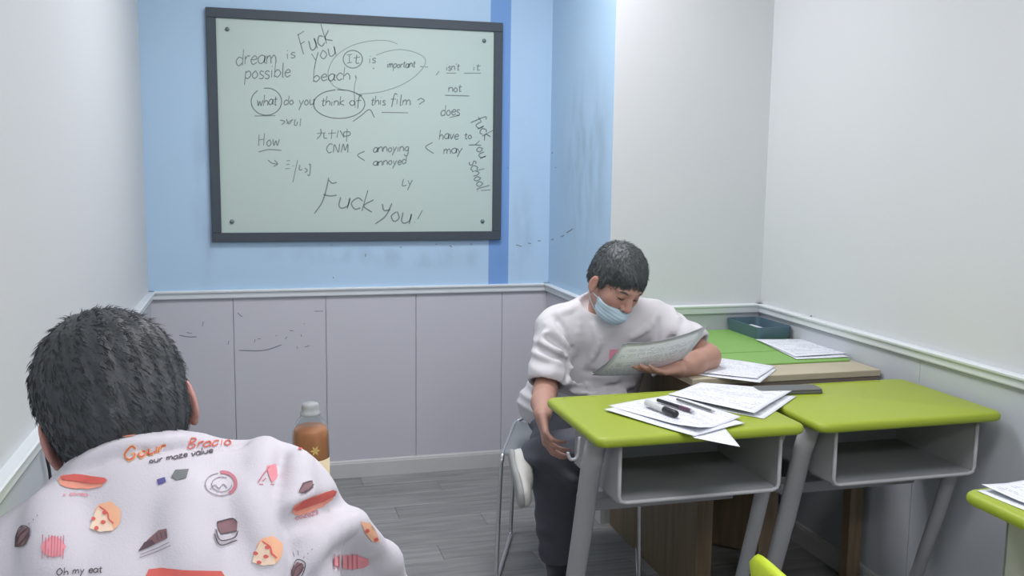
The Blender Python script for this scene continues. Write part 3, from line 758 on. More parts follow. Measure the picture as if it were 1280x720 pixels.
bm = bmesh.new(); round_rect_slab(bm, -0.099, 0.099, -0.033, 0.033, 0.0092, 0.014, 0.012, 0.002, 4); obj('lid', bm, M['darkgrey'], t)

# ------------------------------------------------------------------ bottle
M['glass'] = mat('clear_plastic', (240, 244, 244), 0.06, var=0.0, trans=1.0, ior=1.12)
M['tea'] = mat('orange_tea', (206, 140, 98), 0.2, var=0.02, trans=0.08, ior=1.33)
M['label_gold'] = mat('gold_print', (226, 196, 120), 0.5, var=0.05)
M['bcap'] = mat('frosted_cap', (196, 202, 202), 0.25, var=0.04, trans=0.35, ior=1.2)
bt = empty('drink_bottle', (0.087, 1.685, ZD)); tag(bt, 'clear bottle of orange tea standing on the desk behind the student\'s shoulder', 'bottle')
bm = bmesh.new(); lathe(bm, [(0, 0.001), (0.030, 0.001), (0.033, 0.008), (0.033, 0.160), (0.032, 0.174), (0.027, 0.185), (0.019, 0.196), (0.0150, 0.202), (0.0150, 0.208), (0.0140, 0.208),
                             (0.0140, 0.201), (0.018, 0.194), (0.026, 0.183), (0.0310, 0.173), (0.0320, 0.160), (0.0320, 0.010), (0, 0.004)], 36); obj('body', bm, M['glass'], bt, smooth=True)
bm = bmesh.new(); lathe(bm, [(0, 0.006), (0.0315, 0.011), (0.0315, 0.160), (0.0305, 0.172), (0.0270, 0.179), (0, 0.179)], 36); obj('tea', bm, M['tea'], bt, smooth=True)
bm = bmesh.new(); lathe(bm, [(0.0160, 0.200), (0.0180, 0.201), (0.0180, 0.206), (0.0160, 0.207), (0.0160, 0.214), (0.0155, 0.219), (0.013, 0.222), (0, 0.222)], 28); obj('cap', bm, M['bcap'], bt, smooth=True)
M['bfilm'] = mat('cream_label_film', (222, 206, 170), 0.4, var=0.05)
bm = bmesh.new(); lathe(bm, [(0.0332, 0.02), (0.0334, 0.02), (0.0334, 0.122), (0.0332, 0.122)], 36); obj('label', bm, M['bfilm'], bt, smooth=True)
bm = bmesh.new()
for k in range(6):
    a = math.radians(60*k)
    c0 = (0.006, 0.142)
    def pl(x, z):
        th = math.radians(-90) + (x/0.0334); return (0.0334*math.cos(th), 0.0334*math.sin(th), z)
    q = [(c0[0], c0[1]), (c0[0]+0.005*math.cos(a-0.4), c0[1]+0.005*math.sin(a-0.4)), (c0[0]+0.010*math.cos(a), c0[1]+0.010*math.sin(a)), (c0[0]+0.005*math.cos(a+0.4), c0[1]+0.005*math.sin(a+0.4))]
    bm.faces.new([bm.verts.new(pl(*p)) for p in q])
obj('printed_flower', bm, M['label_gold'], bt)

# ------------------------------------------------------------------ chairs
def plastic_chair(name, loc, rz, m, lab, group=None):
    """school chair: origin on floor at seat centre, faces +y"""
    t = empty(name, loc, rz); tag(t, lab, 'chair', group)
    bm = bmesh.new(); round_rect_slab(bm, -0.19, 0.19, -0.18, 0.19, 0.405, 0.428, 0.05, 0.009); obj('seat', bm, m, t, smooth=True)
    bm = bmesh.new()
    n = 12; fr_, bk = [], []
    for i in range(n+1):
        s = -1 + 2*i/n; x = 0.19*s; yy = -0.215 + 0.030*(1-s*s)*-1 + 0.02
        h = 0.665 - 0.035*abs(s)**4
        col_f = []; 
        for (dy, z) in ((0.012, 0.50), (0.012, 0.58), (0.014, h-0.012), (0.0, h), (-0.014, h-0.012), (-0.012, 0.58), (-0.012, 0.50)):
            col_f.append(bm.verts.new((x, yy + dy - (z-0.5)*0.12, z)))
        fr_.append(col_f)
    for a, b in zip(fr_, fr_[1:]):
        for k in range(7): bm.faces.new((a[k], a[(k+1) % 7], b[(k+1) % 7], b[k]))
    bm.faces.new(fr_[0][::-1]); bm.faces.new(fr_[-1]); obj('backrest', bm, m, t, smooth=True)
    for sgn in (-1, 1):
        bm = bmesh.new(); tube(bm, smooth_path([(sgn*0.15, -0.20, 0.56), (sgn*0.15, -0.185, 0.45), (sgn*0.15, -0.12, 0.395), (sgn*0.15, 0.10, 0.395)], 4), 0.010, 8)
        obj('back_support', bm, M['steel'], t, smooth=True)
        bm = bmesh.new(); tube(bm, [(sgn*0.155, -0.13, 0.40), (sgn*0.175, -0.20, 0.012)], 0.012, 8); obj('leg', bm, M['steel'], t, smooth=True)
        bm = bmesh.new(); tube(bm, [(sgn*0.155, 0.13, 0.40), (sgn*0.175, 0.19, 0.012)], 0.012, 8); obj('leg', bm, M['steel'], t, smooth=True)
    return t
plastic_chair('school_chair', (1.19, 1.46, 0), math.radians(-90), M['lime_chair'], 'lime green chair whose back top peeks up at the bottom edge', 'lime chairs')
plastic_chair('school_chair', (-0.115, 0.80, 0), 0, M['lime_chair'], 'lime chair the student sits on, below the picture', 'lime chairs')

# man's sled-base chair
ca = math.atan2(-0.40, 0.92)
mc = empty('visitor_chair', (1.085, 3.10, 0), math.pi - 0.38); tag(mc, 'grey chair with bright tubular sled frame under the man', 'chair')
# local: faces +y ; local +x is the sitter's right
bm = bmesh.new()
n = 12; rows = []
for i in range(n+1):
    s = -1 + 2*i/n; x = 0.225*s; up = 0.018*abs(s)**3
    rows.append([bm.verts.new((x, y_, 0.438 + up + dz)) for (y_, dz) in ((-0.20, 0), (0.0, -0.006), (0.19, 0.0), (0.205, -0.010), (0.19, -0.014), (0.0, -0.018), (-0.20, -0.012))])
for a, b in zip(rows, rows[1:]):
    for k in range(7): bm.faces.new((a[k], a[(k+1) % 7], b[(k+1) % 7], b[k]))
bm.faces.new(rows[0][::-1]); bm.faces.new(rows[-1]); obj('seat', bm, M['seat_grey'], mc, smooth=True)
bm = bmesh.new(); rows = []
for i in range(n+1):
    s = -1 + 2*i/n; x = 0.15*s; yy = -0.225 - 0.025*(1-s*s)
    rows.append([bm.verts.new((x, yy + dy - (z-0.5)*0.15, z)) for dy, z in ((0.008, 0.56), (0.008, 0.66), (0.008, 0.74), (0, 0.75), (-0.008, 0.74), (-0.008, 0.66), (-0.008, 0.56))])
for a, b in zip(rows, rows[1:]):
    for k in range(7): bm.faces.new((a[k], a[(k+1) % 7], b[(k+1) % 7], b[k]))
bm.faces.new(rows[0][::-1]); bm.faces.new(rows[-1]); obj('backrest', bm, M['seat_grey'], mc, smooth=True)
for sgn in (-1, 1):
    bm = bmesh.new(); x = sgn*0.232
    pth = [(sgn*0.15, -0.245, 0.70), (sgn*0.16, -0.225, 0.55), (sgn*0.20, -0.215, 0.47), (x, -0.19, 0.448), (x, 0.0, 0.445), (x, 0.18, 0.445), (x, 0.205, 0.43), (x+sgn*0.003, 0.21, 0.40), (x + sgn*0.008, 0.23, 0.2),
           (x + sgn*0.01, 0.245, 0.05), (x + sgn*0.01, 0.235, 0.012), (x + sgn*0.01, 0.20, 0.0085), (x + sgn*0.01, -0.14, 0.0085), (x + sgn*0.01, -0.175, 0.012), (x + sgn*0.01, -0.185, 0.05), (x, -0.175, 0.3), (x, -0.16, 0.43)]
    tube(bm, smooth_path(pth, 4), 0.0075, 8); obj('side_frame', bm, M['chrome'], mc, smooth=True)
bm = bmesh.new(); tube(bm, [(-0.23, 0.10, 0.425), (0.23, 0.10, 0.425)], 0.006, 8); obj('cross_tube', bm, M['chrome'], mc, smooth=True)
#PEOPLE
# ------------------------------------------------------------------ implicit surfaces for bodies and clothes
def axis(ranges):
    """[(start, end, step), ...] -> coordinates"""
    out = []
    for a, b, s in ranges: out += list(np.arange(a, b - 1e-6, s))
    out.append(ranges[-1][1]); return np.array(out, np.float32)
def smin(a, b, k):
    if k <= 0: return np.minimum(a, b)
    h = np.maximum(k - np.abs(a - b), 0) / k
    return np.minimum(a, b) - h*h*k*0.25
def smax(a, b, k): return -smin(-a, -b, k)
V = lambda *a: np.array(a, np.float32)
class Field:
    def __init__(s, xs, ys, zs):
        s.ax = [axis(xs), axis(ys), axis(zs)]
        s.F = np.full([len(a) for a in s.ax], 0.5, np.float32)
    def _blk(s, lo, hi):
        sl = []
        for i in range(3):
            a = np.searchsorted(s.ax[i], lo[i]); b = np.searchsorted(s.ax[i], hi[i])
            if b <= a: return None, None
            sl.append(slice(max(a-1, 0), b+1))
        P = np.meshgrid(s.ax[0][sl[0]], s.ax[1][sl[1]], s.ax[2][sl[2]], indexing='ij')
        return tuple(sl), P
    def apply(s, fn, lo, hi, k, op='add', frame=None):
        pad = k + 0.014
        if frame is not None:
            o, R = frame
            cs = np.array([[x, y, z] for x in (lo[0], hi[0]) for y in (lo[1], hi[1]) for z in (lo[2], hi[2])]) @ R + o
            lo, hi = cs.min(0), cs.max(0)
        sl, P = s._blk(np.array(lo)-pad, np.array(hi)+pad)
        if sl is None: return s
        if frame is not None:
            o, R = frame; d = [P[i] - o[i] for i in range(3)]
            P = [d[0]*R[j, 0] + d[1]*R[j, 1] + d[2]*R[j, 2] for j in range(3)]
        f = fn(P)
        s.F[sl] = smin(s.F[sl], f, k) if op == 'add' else smax(s.F[sl], -f, k)
        return s
    def cone(s, a, b, ra, rb, k=0.01, op='add', frame=None):
        a, b = np.array(a, float), np.array(b, float); ab = b - a; L2 = max(ab @ ab, 1e-9)
        def fn(P):
            q = [P[i] - a[i] for i in range(3)]
            t = np.clip((q[0]*ab[0] + q[1]*ab[1] + q[2]*ab[2]) / L2, 0, 1)
            return np.sqrt(sum((q[i] - t*ab[i])**2 for i in range(3))) - (ra + (rb-ra)*t)
        r = max(ra, rb)
        return s.apply(fn, np.minimum(a, b)-r, np.maximum(a, b)+r, k, op, frame)
    def chain(s, pts, rs, k=0.01, op='add', frame=None):
        for i in range(len(pts)-1): s.cone(pts[i], pts[i+1], rs[i], rs[i+1], k, op, frame)
        return s
    def ell(s, c, r, k=0.01, op='add', frame=None, tilt=None):
        c = np.array(c, float); r = np.array(r, float)
        Rm = np.eye(3)
        if tilt is not None:
            Rm = np.array(tilt)
        ext = np.abs(Rm.T) @ r
        def fn(P):
            q = [P[i] - c[i] for i in range(3)]
            q = [q[0]*Rm[j, 0] + q[1]*Rm[j, 1] + q[2]*Rm[j, 2] for j in range(3)]
            k0 = np.sqrt(sum((q[i]/r[i])**2 for i in range(3))); k1 = np.sqrt(sum((q[i]/r[i]**2)**2 for i in range(3))) + 1e-9
            return k0*(k0-1)/k1
        return s.apply(fn, c-ext, c+ext, k, op, frame)
    def plane(s, p, n, k=0.004):
        """cut away everything on the side n points to"""
        p = np.array(p, float); n = np.array(n, float); n /= np.linalg.norm(n)
        X, Y, Z = s.ax
        d = (X[:, None, None]-p[0])*n[0] + (Y[None, :, None]-p[1])*n[1] + (Z[None, None, :]-p[2])*n[2]
        s.F = smax(s.F, d.astype(np.float32), k); return s
    def hit(s, u, v):
        """first surface point along the line of sight through a picture point"""
        d = ray(u, v); d = d / np.linalg.norm(d); c = np.array([np.mean(a) for a in s.ax]); t0 = float((c - EYE) @ d)
        for t in np.arange(t0 - .6, t0 + .6, .003):
            p = EYE + d*t; ix = [int(np.searchsorted(s.ax[i], p[i])) for i in range(3)]
            if all(0 < ix[i] < len(s.ax[i]) for i in range(3)) and s.F[tuple(ix)] < 0: return p
        return None
    def fold_px(s, pts, r, k=.010, op='add', sink=0.0):
        q = [s.hit(u, v) for u, v in pts]; q = [p + (p-EYE)/np.linalg.norm(p-EYE)*sink for p in q if p is not None]
        if len(q) > 1: s.chain([tuple(p) for p in smooth_path([tuple(p) for p in q], 3)] if len(q) > 2 else q, [r]*60, k, op)
        return s
    def warp(s, fn):
        P = np.meshgrid(*s.ax, indexing='ij'); m = s.F < 0.03
        s.F[m] += fn(P[0][m], P[1][m], P[2][m]); return s
    def mesh(s):
        F = s.F; nx, ny, nz = F.shape
        I = F < 0
        c = I[:-1, :-1, :-1].astype(np.int8)
        tot = np.zeros((nx-1, ny-1, nz-1), np.int8)
        for dx in (0, 1):
            for dy in (0, 1):
                for dz in (0, 1): tot += I[dx:nx-1+dx, dy:ny-1+dy, dz:nz-1+dz]
        act = (tot > 0) & (tot < 8); idx = np.argwhere(act)
        vid = np.full(act.shape, -1, np.int64); vid[act] = np.arange(len(idx))
        cor = [(a, b, d) for a in (0, 1) for b in (0, 1) for d in (0, 1)]
        val = {q: F[idx[:, 0]+q[0], idx[:, 1]+q[1], idx[:, 2]+q[2]] for q in cor}
        acc = np.zeros((len(idx), 3)); cnt = np.zeros(len(idx))
        for q in cor:
            for a in range(3):
                if q[a] == 0:
                    q2 = list(q); q2[a] = 1; q2 = tuple(q2)
                    va, vb = val[q], val[q2]; m = (va < 0) != (vb < 0)
                    t = np.where(m, va/np.where(m, va-vb, 1), 0)
                    for j in range(3): acc[:, j] += np.where(m, (t if j == a else q[j]), 0)
                    cnt += m
        p = idx + acc / cnt[:, None]
        co = np.stack([np.interp(p[:, i], np.arange(len(s.ax[i])), s.ax[i]) for i in range(3)], 1)
        quads = []
        for a in range(3):
            b, d = (a+1) % 3, (a+2) % 3
            sl0 = [slice(None)]*3; sl1 = [slice(None)]*3
            sl0[a] = slice(0, -1); sl1[a] = slice(1, None)
            A, B = I[tuple(sl0)], I[tuple(sl1)]
            e = np.argwhere(A != B)
            e = e[(e[:, b] > 0) & (e[:, b] < F.shape[b]-1) & (e[:, d] > 0) & (e[:, d] < F.shape[d]-1)]
            s0 = A[e[:, 0], e[:, 1], e[:, 2]]
            def v(db, dd):
                q = e.copy(); q[:, b] -= db; q[:, d] -= dd; return vid[q[:, 0], q[:, 1], q[:, 2]]
            Q = np.stack([v(1, 1), v(0, 1), v(0, 0), v(1, 0)], 1)
            Q[~s0] = Q[~s0][:, ::-1]; quads.append(Q)
        Q = np.concatenate(quads)
        return co, Q[(Q >= 0).all(1)]
def relax(co, Q, it=2, lam=0.5):
    """a few smoothing passes"""
    e = np.concatenate([Q[:, [0, 1]], Q[:, [1, 2]], Q[:, [2, 3]], Q[:, [3, 0]]])
    e = np.concatenate([e, e[:, ::-1]])
    n = len(co); cnt = np.bincount(e[:, 0], minlength=n)[:, None]
    for _ in range(it):
        s = np.stack([np.bincount(e[:, 0], weights=co[e[:, 1], j], minlength=n) for j in range(3)], 1)
        co = co + lam*(s/np.maximum(cnt, 1) - co)
    return co
def keep_large(co, Q, minv=400):
    n = len(co); lab = np.arange(n)
    while True:
        m = lab[Q].min(1); new = lab.copy()
        for j in range(4): np.minimum.at(new, Q[:, j], m)
        new = new[new]
        if (new == lab).all(): break
        lab = new
    cnt = np.bincount(lab, minlength=n); ok = cnt[lab] >= minv
    Q = Q[ok[Q[:, 0]]]; mp = np.cumsum(ok)-1
    return co[ok], mp[Q]
def mesh_obj(name, field, m, parent=None, origin=None, it=2, colfn=None, minv=400):
    co, Q = field.mesh(); co, Q = keep_large(co, Q, minv); co = relax(co, Q, it)
    o3 = np.array(origin if origin is not None else (0, 0, 0), float)
    me = bpy.data.meshes.new(name)
    me.vertices.add(len(co)); me.vertices.foreach_set('co', (co - o3).astype(np.float32).ravel())
    me.loops.add(len(Q)*4); me.loops.foreach_set('vertex_index', Q.astype(np.int32).ravel())
    me.polygons.add(len(Q)); me.polygons.foreach_set('loop_start', np.arange(0, len(Q)*4, 4, dtype=np.int32))
    me.polygons.foreach_set('use_smooth', np.ones(len(Q), bool))
    me.update(calc_edges=True); me.validate()
    if colfn is not None:
        a = me.color_attributes.new('Col', 'FLOAT_COLOR', 'POINT')
        c = np.ones((len(co), 4), np.float32); c[:, :3] = colfn(co)
        a.data.foreach_set('color', c.ravel())
    return link_mesh(name, me, m, parent), co, Q
def normals(co, Q):
    n = np.cross(co[Q[:, 2]]-co[Q[:, 0]], co[Q[:, 3]]-co[Q[:, 1]])
    vn = np.zeros_like(co)
    for j in range(4): np.add.at(vn, Q[:, j], n)
    return vn / (np.linalg.norm(vn, axis=1)[:, None] + 1e-12)
def rotm(fwd, roll=0.0):
    """rows: local x (figure's left... to the figure's right), y = forward, z = up"""
    f = np.array(fwd, float); f /= np.linalg.norm(f)
    u = np.array([0, 0, 1.0]); r = np.cross(f, u); r /= np.linalg.norm(r); u = np.cross(r, f)
    c, s = math.cos(roll), math.sin(roll)
    return np.array([r*c + u*s, f, u*c - r*s])
def l3(c): return np.array(lin(c)[:3])

def head_field(F, fr, sc=1.0, neck_to=None, ez=0.0):
    E = lambda c, r, k=0.01, op='add', tilt=None: F.ell(np.array(c)*sc, np.array(r)*sc, k*sc, op, fr, tilt)
    Cn = lambda a, b, ra, rb, k=0.01, op='add': F.cone(np.array(a)*sc, np.array(b)*sc, ra*sc, rb*sc, k*sc, op, fr)
    E((0, -.014, .036), (.075, .094, .082), .01)
    E((0, .030, -.018), (.063, .060, .085), .03)
    E((0, .036, -.078), (.047, .046, .036), .03)
    E((0, .072, -.100), (.020, .016, .016), .02)
    for s in (-1, 1):
        E((s*.043, .056, -.026), (.021, .022, .022), .02)
        E((s*.032, .101, .004), (.018, .016, .012), .010, 'sub')
        E((s*.031, .075, .002), (.0145, .0145, .0125), .004)
        Cn((s*.014, .090, .019), (s*.048, .074, .020), .008, .006, .012)
        Cn((s*.048, -.005, -.002), (s*.072, -.010, -.004), .012, .010, .01)
        t = np.array([[math.cos(.35), -s*math.sin(.35)*-1, 0], [s*-math.sin(.35), math.cos(.35), 0], [0, 0, 1]])
        E((s*.080, -.012, -.006+ez), (.006, .017, .031), .004, tilt=t)
        E((s*.0865, -.006, .000+ez), (.005, .009, .018), .003, 'sub', tilt=t)
        E((s*.078, -.004, -.030+ez), (.006, .008, .009), .006)
    Cn((0, .086, .012), (0, .108, -.030), .0075, .0125, .012)
    for s in (-1, 1): E((s*.013, .098, -.036), (.009, .010, .008), .006)
    E((0, .094, -.066), (.024, .009, .0055), .006); E((0, .091, -.077), (.020, .010, .0065), .006)
    if neck_to is not None:
        a = fr[0] + np.array([0, -.022, -.060])*sc @ fr[1]
        F.cone(a, neck_to, .056*sc, .062*sc, .025)

def hand(F, wrist, fdir, pnorm, side, curls, spread=0.05, sc=1.0, thumb=(0.6, 0.5), k=0.006):
    """wrist point, finger direction, palm normal (out of the palm), side=+1 if the thumb is on +cross(fdir, pnorm); curls: 4 total bend angles. returns fingertip list"""
    f = np.array(fdir, float); f /= np.linalg.norm(f); n = np.array(pnorm, float); n -= f*(n @ f); n /= np.linalg.norm(n)
    t = np.cross(f, n)*side; w = np.array(wrist, float); tips = []
    for i in range(4):
        o = (0.030 - i*0.020)*sc
        base = w + f*0.085*sc*(1-0.03*abs(i-1)) + t*o*1.05
        F.cone(w + f*0.012*sc + t*o*0.7, base, 0.0125*sc, 0.0105*sc, 0.014)
        L = np.array([[.040, .025, .020], [.045, .028, .021], [.041, .026, .020], [.033, .020, .018]][i])*sc
        R_ = np.array([.0092, .0084, .0076, .0066])*sc*(0.9 if i == 3 else 1)
        ang = 0; p = base; d0 = f + t*(0.5-i*0.33)*spread*2; d0 /= np.linalg.norm(d0)
        for j in range(3):
            ang += curls[i]*(0.38, 0.36, 0.26)[j]
            d = d0*math.cos(ang) + n*math.sin(ang); q = p + d*L[j]
            F.cone(p, q, R_[j], R_[j+1], 0.003); p = q
        tips.append((p, d, n))
    a = w + f*0.020*sc + t*0.022*sc; ta, tb = thumb
    d = f*math.cos(ta) + t*math.sin(ta); d = d + n*tb*0.6; d /= np.linalg.norm(d)
    b = a + d*0.042*sc; F.cone(a, b, 0.0145*sc, 0.0115*sc, 0.012)
    d2 = d + f*0.3 + n*tb*0.5; d2 /= np.linalg.norm(d2); c = b + d2*0.032*sc; F.cone(b, c, 0.0110*sc, 0.0095*sc, 0.003)
    d3 = d2 + n*tb*0.3; d3 /= np.linalg.norm(d3); F.cone(c, c + d3*0.024*sc, 0.0095*sc, 0.0075*sc, 0.003)
    tips.append((c + d3*0.024*sc, d3, t)); return tips

def strands(name, co, nr, sel, count, dirfn, length, rad, m, parent, seed=1):
    rn = np.random.RandomState(seed); ids = rn.choice(np.nonzero(sel)[0], count)
    P = co[ids] - nr[ids]*0.002; N = nr[ids]; D = dirfn(P, N); D /= np.linalg.norm(D, axis=1)[:, None]
    L = length*(0.6 + 0.8*rn.rand(count))[:, None]
    J = rn.normal(0, 0.12, (count, 3)); D = D + J; D /= np.linalg.norm(D, axis=1)[:, None]
    mid = P + D*L*0.55 + N*L*0.10; end = P + D*L - N*L*0.02
    A = np.cross(D, N); A /= np.linalg.norm(A, axis=1)[:, None] + 1e-9; B = np.cross(D, A)
    V_ = []
    for c, r in ((P, rad), (mid, rad*0.85)):
        for k in range(3):
            a = 2*math.pi*k/3; V_.append(c + A*math.cos(a)*r + B*math.sin(a)*r)
    V_.append(end); V_ = np.stack(V_, 1).reshape(-1, 3)
    base = (np.arange(count)*7)[:, None]; tri = []
    for k in range(3):
        k2 = (k+1) % 3
        tri += [base + np.array([k, k2, 3+k2]), base + np.array([k, 3+k2, 3+k]), base + np.array([3+k, 3+k2, 6])]
    T = np.stack(tri, 1).reshape(-1, 3)
    me = bpy.data.meshes.new(name); me.from_pydata(V_.tolist(), [], T.tolist()); me.polygons.foreach_set('use_smooth', np.ones(len(T), bool))
    return tag(link_mesh(name, me, m, parent), kind='stuff')

def loc(fr, p, sc=1.0): return fr[0] + (np.array(p, float)*sc) @ fr[1]

# ------------------------------------------------------------------ the seated man
man = empty('person', (0, 0, 0)); tag(man, 'man in white t-shirt with lowered blue face mask, seated and reading papers', 'person')
HS = 0.97
RLL = 0.17
mh = (np.array([1.118, 2.80, 1.058]), rotm((math.sin(0.22)*math.cos(0.58), -math.cos(0.22)*math.cos(0.58), -math.sin(0.58)), RLL))
PEL = V(1.095, 3.07, .56); NB = V(1.125, 2.90, .965)
SHR, SHL = V(.955, 2.91, .895), V(1.285, 2.87, .910)
ELR, WRR = V(.880, 2.80, .705), V(.800, 2.56, .700)
ELL, WRL = V(1.415, 2.735, .812), V(1.262, 2.625, .800)
HIPR, KNR, ANR = V(1.01, 3.03, .545), V(.900, 2.73, .475), V(.955, 2.86, .10)
HIPL, KNL, ANL = V(1.19, 3.02, .545), V(1.25, 2.72, .600), V(.845, 2.72, .535)
B = Field([(.68, .78, .006), (.78, .88, .0035), (.88, .99, .005), (.99, 1.25, .0030), (1.25, 1.53, .0045)],
          [(2.44, 2.60, .0035), (2.60, 2.92, .0035), (2.92, 3.26, .008)],
          [(.0, .58, .009), (.58, .78, .0045), (.78, .93, .0038), (.93, 1.22, .0030)])
head_field(B, mh, HS, NB, -.020)
B.cone(SHR, SHL, .042, .042, .03); B.ell((1.12, 2.98, .79), (.12, .08, .18), .05); B.ell(PEL + V(0, 0, .03), (.14, .10, .11), .05)
B.chain([SHR, ELR], [.043, .037], .02); B.chain([ELR, (ELR+WRR)/2 + V(-.002, 0, .002), WRR], [.039, .036, .026], .015)
B.chain([SHL, ELL], [.043, .041], .02); B.chain([ELL, (ELL+WRL)/2 + V(0, 0, -.002), WRL], [.043, .037, .027], .015)
B.chain([HIPR, KNR, ANR], [.075, .052, .036], .02); B.chain([HIPL, KNL, ANL], [.075, .052, .036], .02)
B.cone(ANR, ANR + V(-.05, -.13, -.05), .036, .026, .02); B.cone(ANL, ANL + V(-.03, -.02, -.02), .030, .022, .02)
# right hand hooked round the desk's back-left corner, left hand under the papers
hand(B, WRR + V(-.004, -.008, 0), V(-.06, -.62, -.62), V(.95, -.15, .1), -1, [1.3, 1.35, 1.4, 1.5], thumb=(0.7, 0.5), sc=.92)
hand(B, WRL, V(-.90, -.22, .02), V(0.05, .12, 1.0), 1, [.35, .42, .5, .6], thumb=(0.7, 0.7), sc=.95)
FC = mh
def man_col(co):
    base = l3((180, 140, 124)); c = np.tile(base, (len(co), 1))
    for an in (ANR, ANL): c[np.linalg.norm(co - an, axis=1) < .12] = l3((60, 60, 66))
    q = (co - FC[0]) @ FC[1].T / HS
    def blob(ctr, r, col, s):
        d = np.sqrt((((q - np.array(ctr))/np.array(r))**2).sum(1)); w = np.clip(1.25-d, 0, 1)[:, None]*s
        return c*(1-w) + l3(col)*w
    for s in (-1, 1):
        c = blob((s*.044, .070, -.030), (.022, .03, .020), (205, 140, 125), .35)
        c = blob((s*.080, -.01, .0), (.012, .03, .035), (205, 140, 125), .4)
        c = blob((s*.032, .088, -.004), (.017, .02, .0028), (70, 52, 48), .9)
        c = blob((s*.030, .092, .021), (.024, .014, .0045), (80, 66, 60), .75)
    c = blob((0, .112, -.034), (.016, .016, .014), (208, 142, 128), .4)
    c = blob((0, .098, -.071), (.024, .014, .011), (180, 110, 104), .7)
    return c
_, mco, mQ = mesh_obj('body', B, M['skin'], man, it=2, colfn=man_col)

# hair
def hair_field(fr, sc, off, xs, ys, zs, front=.070, low=-.050, fringe=(.060, .052), rough=0.0, ez=0.0):
    H = Field(xs, ys, zs)
    H.ell(np.array((0, -.015, .038))*sc, np.array((.075+off, .096+off, .083+off))*sc, .01, 'add', fr)
    H.ell(np.array((0, -.050, -.015))*sc, np.array((.062+off, .055+off, .060+off*.5))*sc, .02, 'add', fr)
    for s in (-1, 1): H.ell(np.array((s*.066, .012, .010))*sc, np.array((.014, .016, .030))*sc, .008, 'add', fr)
    # face opening
    H.ell(np.array((0, .120, -.040))*sc, np.array((.085, .085, fringe[0]+.040))*sc, .006, 'sub', fr)
    for s in (-1, 1): H.ell(np.array((s*.092, -.002, -.014+ez))*sc, np.array((.020, .027, .040))*sc, .004, 'sub', fr)
    H.plane(loc(fr, (0, -.03, low), sc), np.array((0, .35, -1.0)) @ fr[1], .012)
    o, R = fr
    def wf(x, y, z):
        q = [(x-o[0])*R[j, 0] + (y-o[1])*R[j, 1] + (z-o[2])*R[j, 2] for j in range(3)]
        a = np.arctan2(q[0], q[1]+.02); h = q[2]
        return (rough*(np.sin(a*23 + 40*h) + 0.7*np.sin(a*41 - 90*h + 1) + .5*np.sin(160*q[0]+120*q[1]))).astype(np.float32)
    if rough: H.warp(wf)
    return H
H = hair_field(mh, HS, .008, ez=-.022, xs= [(.99, 1.25, .003)], ys=[(2.66, 2.95, .003)], zs=[(.93, 1.22, .003)], rough=.0007)
ho, hco, hQ = mesh_obj('hair', H, M['hair_grey'], man, it=1)
hn = normals(hco, hQ)
def comb_dir(fr, sc, up=.35, whorl=(0.012, -.055, .105)):
    W_ = loc(fr, whorl, sc)
    def fn(P, N):
        d = P - W_; d = d - N*(d*N).sum(1)[:, None]; d /= np.linalg.norm(d, axis=1)[:, None] + 1e-6
        sw = np.cross(N, d)*.25
        return d + sw + N*up
    return fn
strands('hair_strands', hco, hn, np.ones(len(hco), bool), 5200, comb_dir(mh, HS, .42), .014, .00075, M['hair_grey'], man)

hl = (hco - mh[0]) @ mh[1].T / HS
strands('hair_fringe', hco, hn, (hl[:, 1] > .035) & (hl[:, 2] < .085) & (hl[:, 2] > .035), 900, lambda P, N: np.tile(np.array((0, .25, -1.0)) @ mh[1], (len(P), 1)) + N*.25, .017, .0008, M['hair_grey'], man, 5)
# face mask pulled down below the nose
MK = Field([(1.0, 1.24, .003)], [(2.66, 2.92, .003)], [(.90, 1.10, .003)])
MK.ell(np.array((0, .040, -.085))*HS, np.array((.057, .062, .042))*HS, .01, 'add', mh)
MK.ell(np.array((0, .075, -.068))*HS, np.array((.034, .042, .030))*HS, .015, 'add', mh)
MK.ell(np.array((0, .036, -.055))*HS, np.array((.0645, .0635, .040))*HS, .01, 'add', mh)
MK.plane(loc(mh, (0, .05, -.050), HS), np.array((0, -.12, 1.0)) @ mh[1], .002)
MK.plane(loc(mh, (0, .018, -.07), HS), np.array((0, -1.0, -.10)) @ mh[1], .002)
def pleat(x, y, z):
    q2 = (x-mh[0][0])*mh[1][2, 0] + (y-mh[0][1])*mh[1][2, 1] + (z-mh[0][2])*mh[1][2, 2]
    return (.0011*np.sin(q2*520)).astype(np.float32)
MK.warp(pleat)
mk, _, _ = mesh_obj('face_mask', MK, M['mask'], man, it=1)
for s in (-1, 1):
    bm = bmesh.new()
    tube(bm, smooth_path([loc(mh, p, HS).tolist() for p in ((s*.062, .030, -.056), (s*.073, .010, -.052), (s*.079, -.012, -.052), (s*.080, -.028, -.040))], 4), .0013, 6)
    tube(bm, smooth_path([loc(mh, p, HS).tolist() for p in ((s*.058, .030, -.098), (s*.072, .004, -.078), (s*.079, -.018, -.058))], 4), .0013, 6)
    obj('ear_loop', bm, M['mask'], mk, smooth=True)
# brows and lashes
for s in (-1, 1):
    bm = bmesh.new(); tube(bm, smooth_path([loc(mh, p, HS).tolist() for p in ((s*.016, .0935, .018), (s*.032, .090, .023), (s*.048, .079, .020))], 4), .0013, 6, ry=.0030)
    obj('eyebrow', bm, M['hair'], man, smooth=True)
    bm = bmesh.new(); tube(bm, smooth_path([loc(mh, p, HS).tolist() for p in ((s*.019, .0860, -.004), (s*.031, .0900, -.0065), (s*.043, .0815, -.004))], 4), .0012, 6)
    obj('eyelashes', bm, M['black'], man, smooth=True)

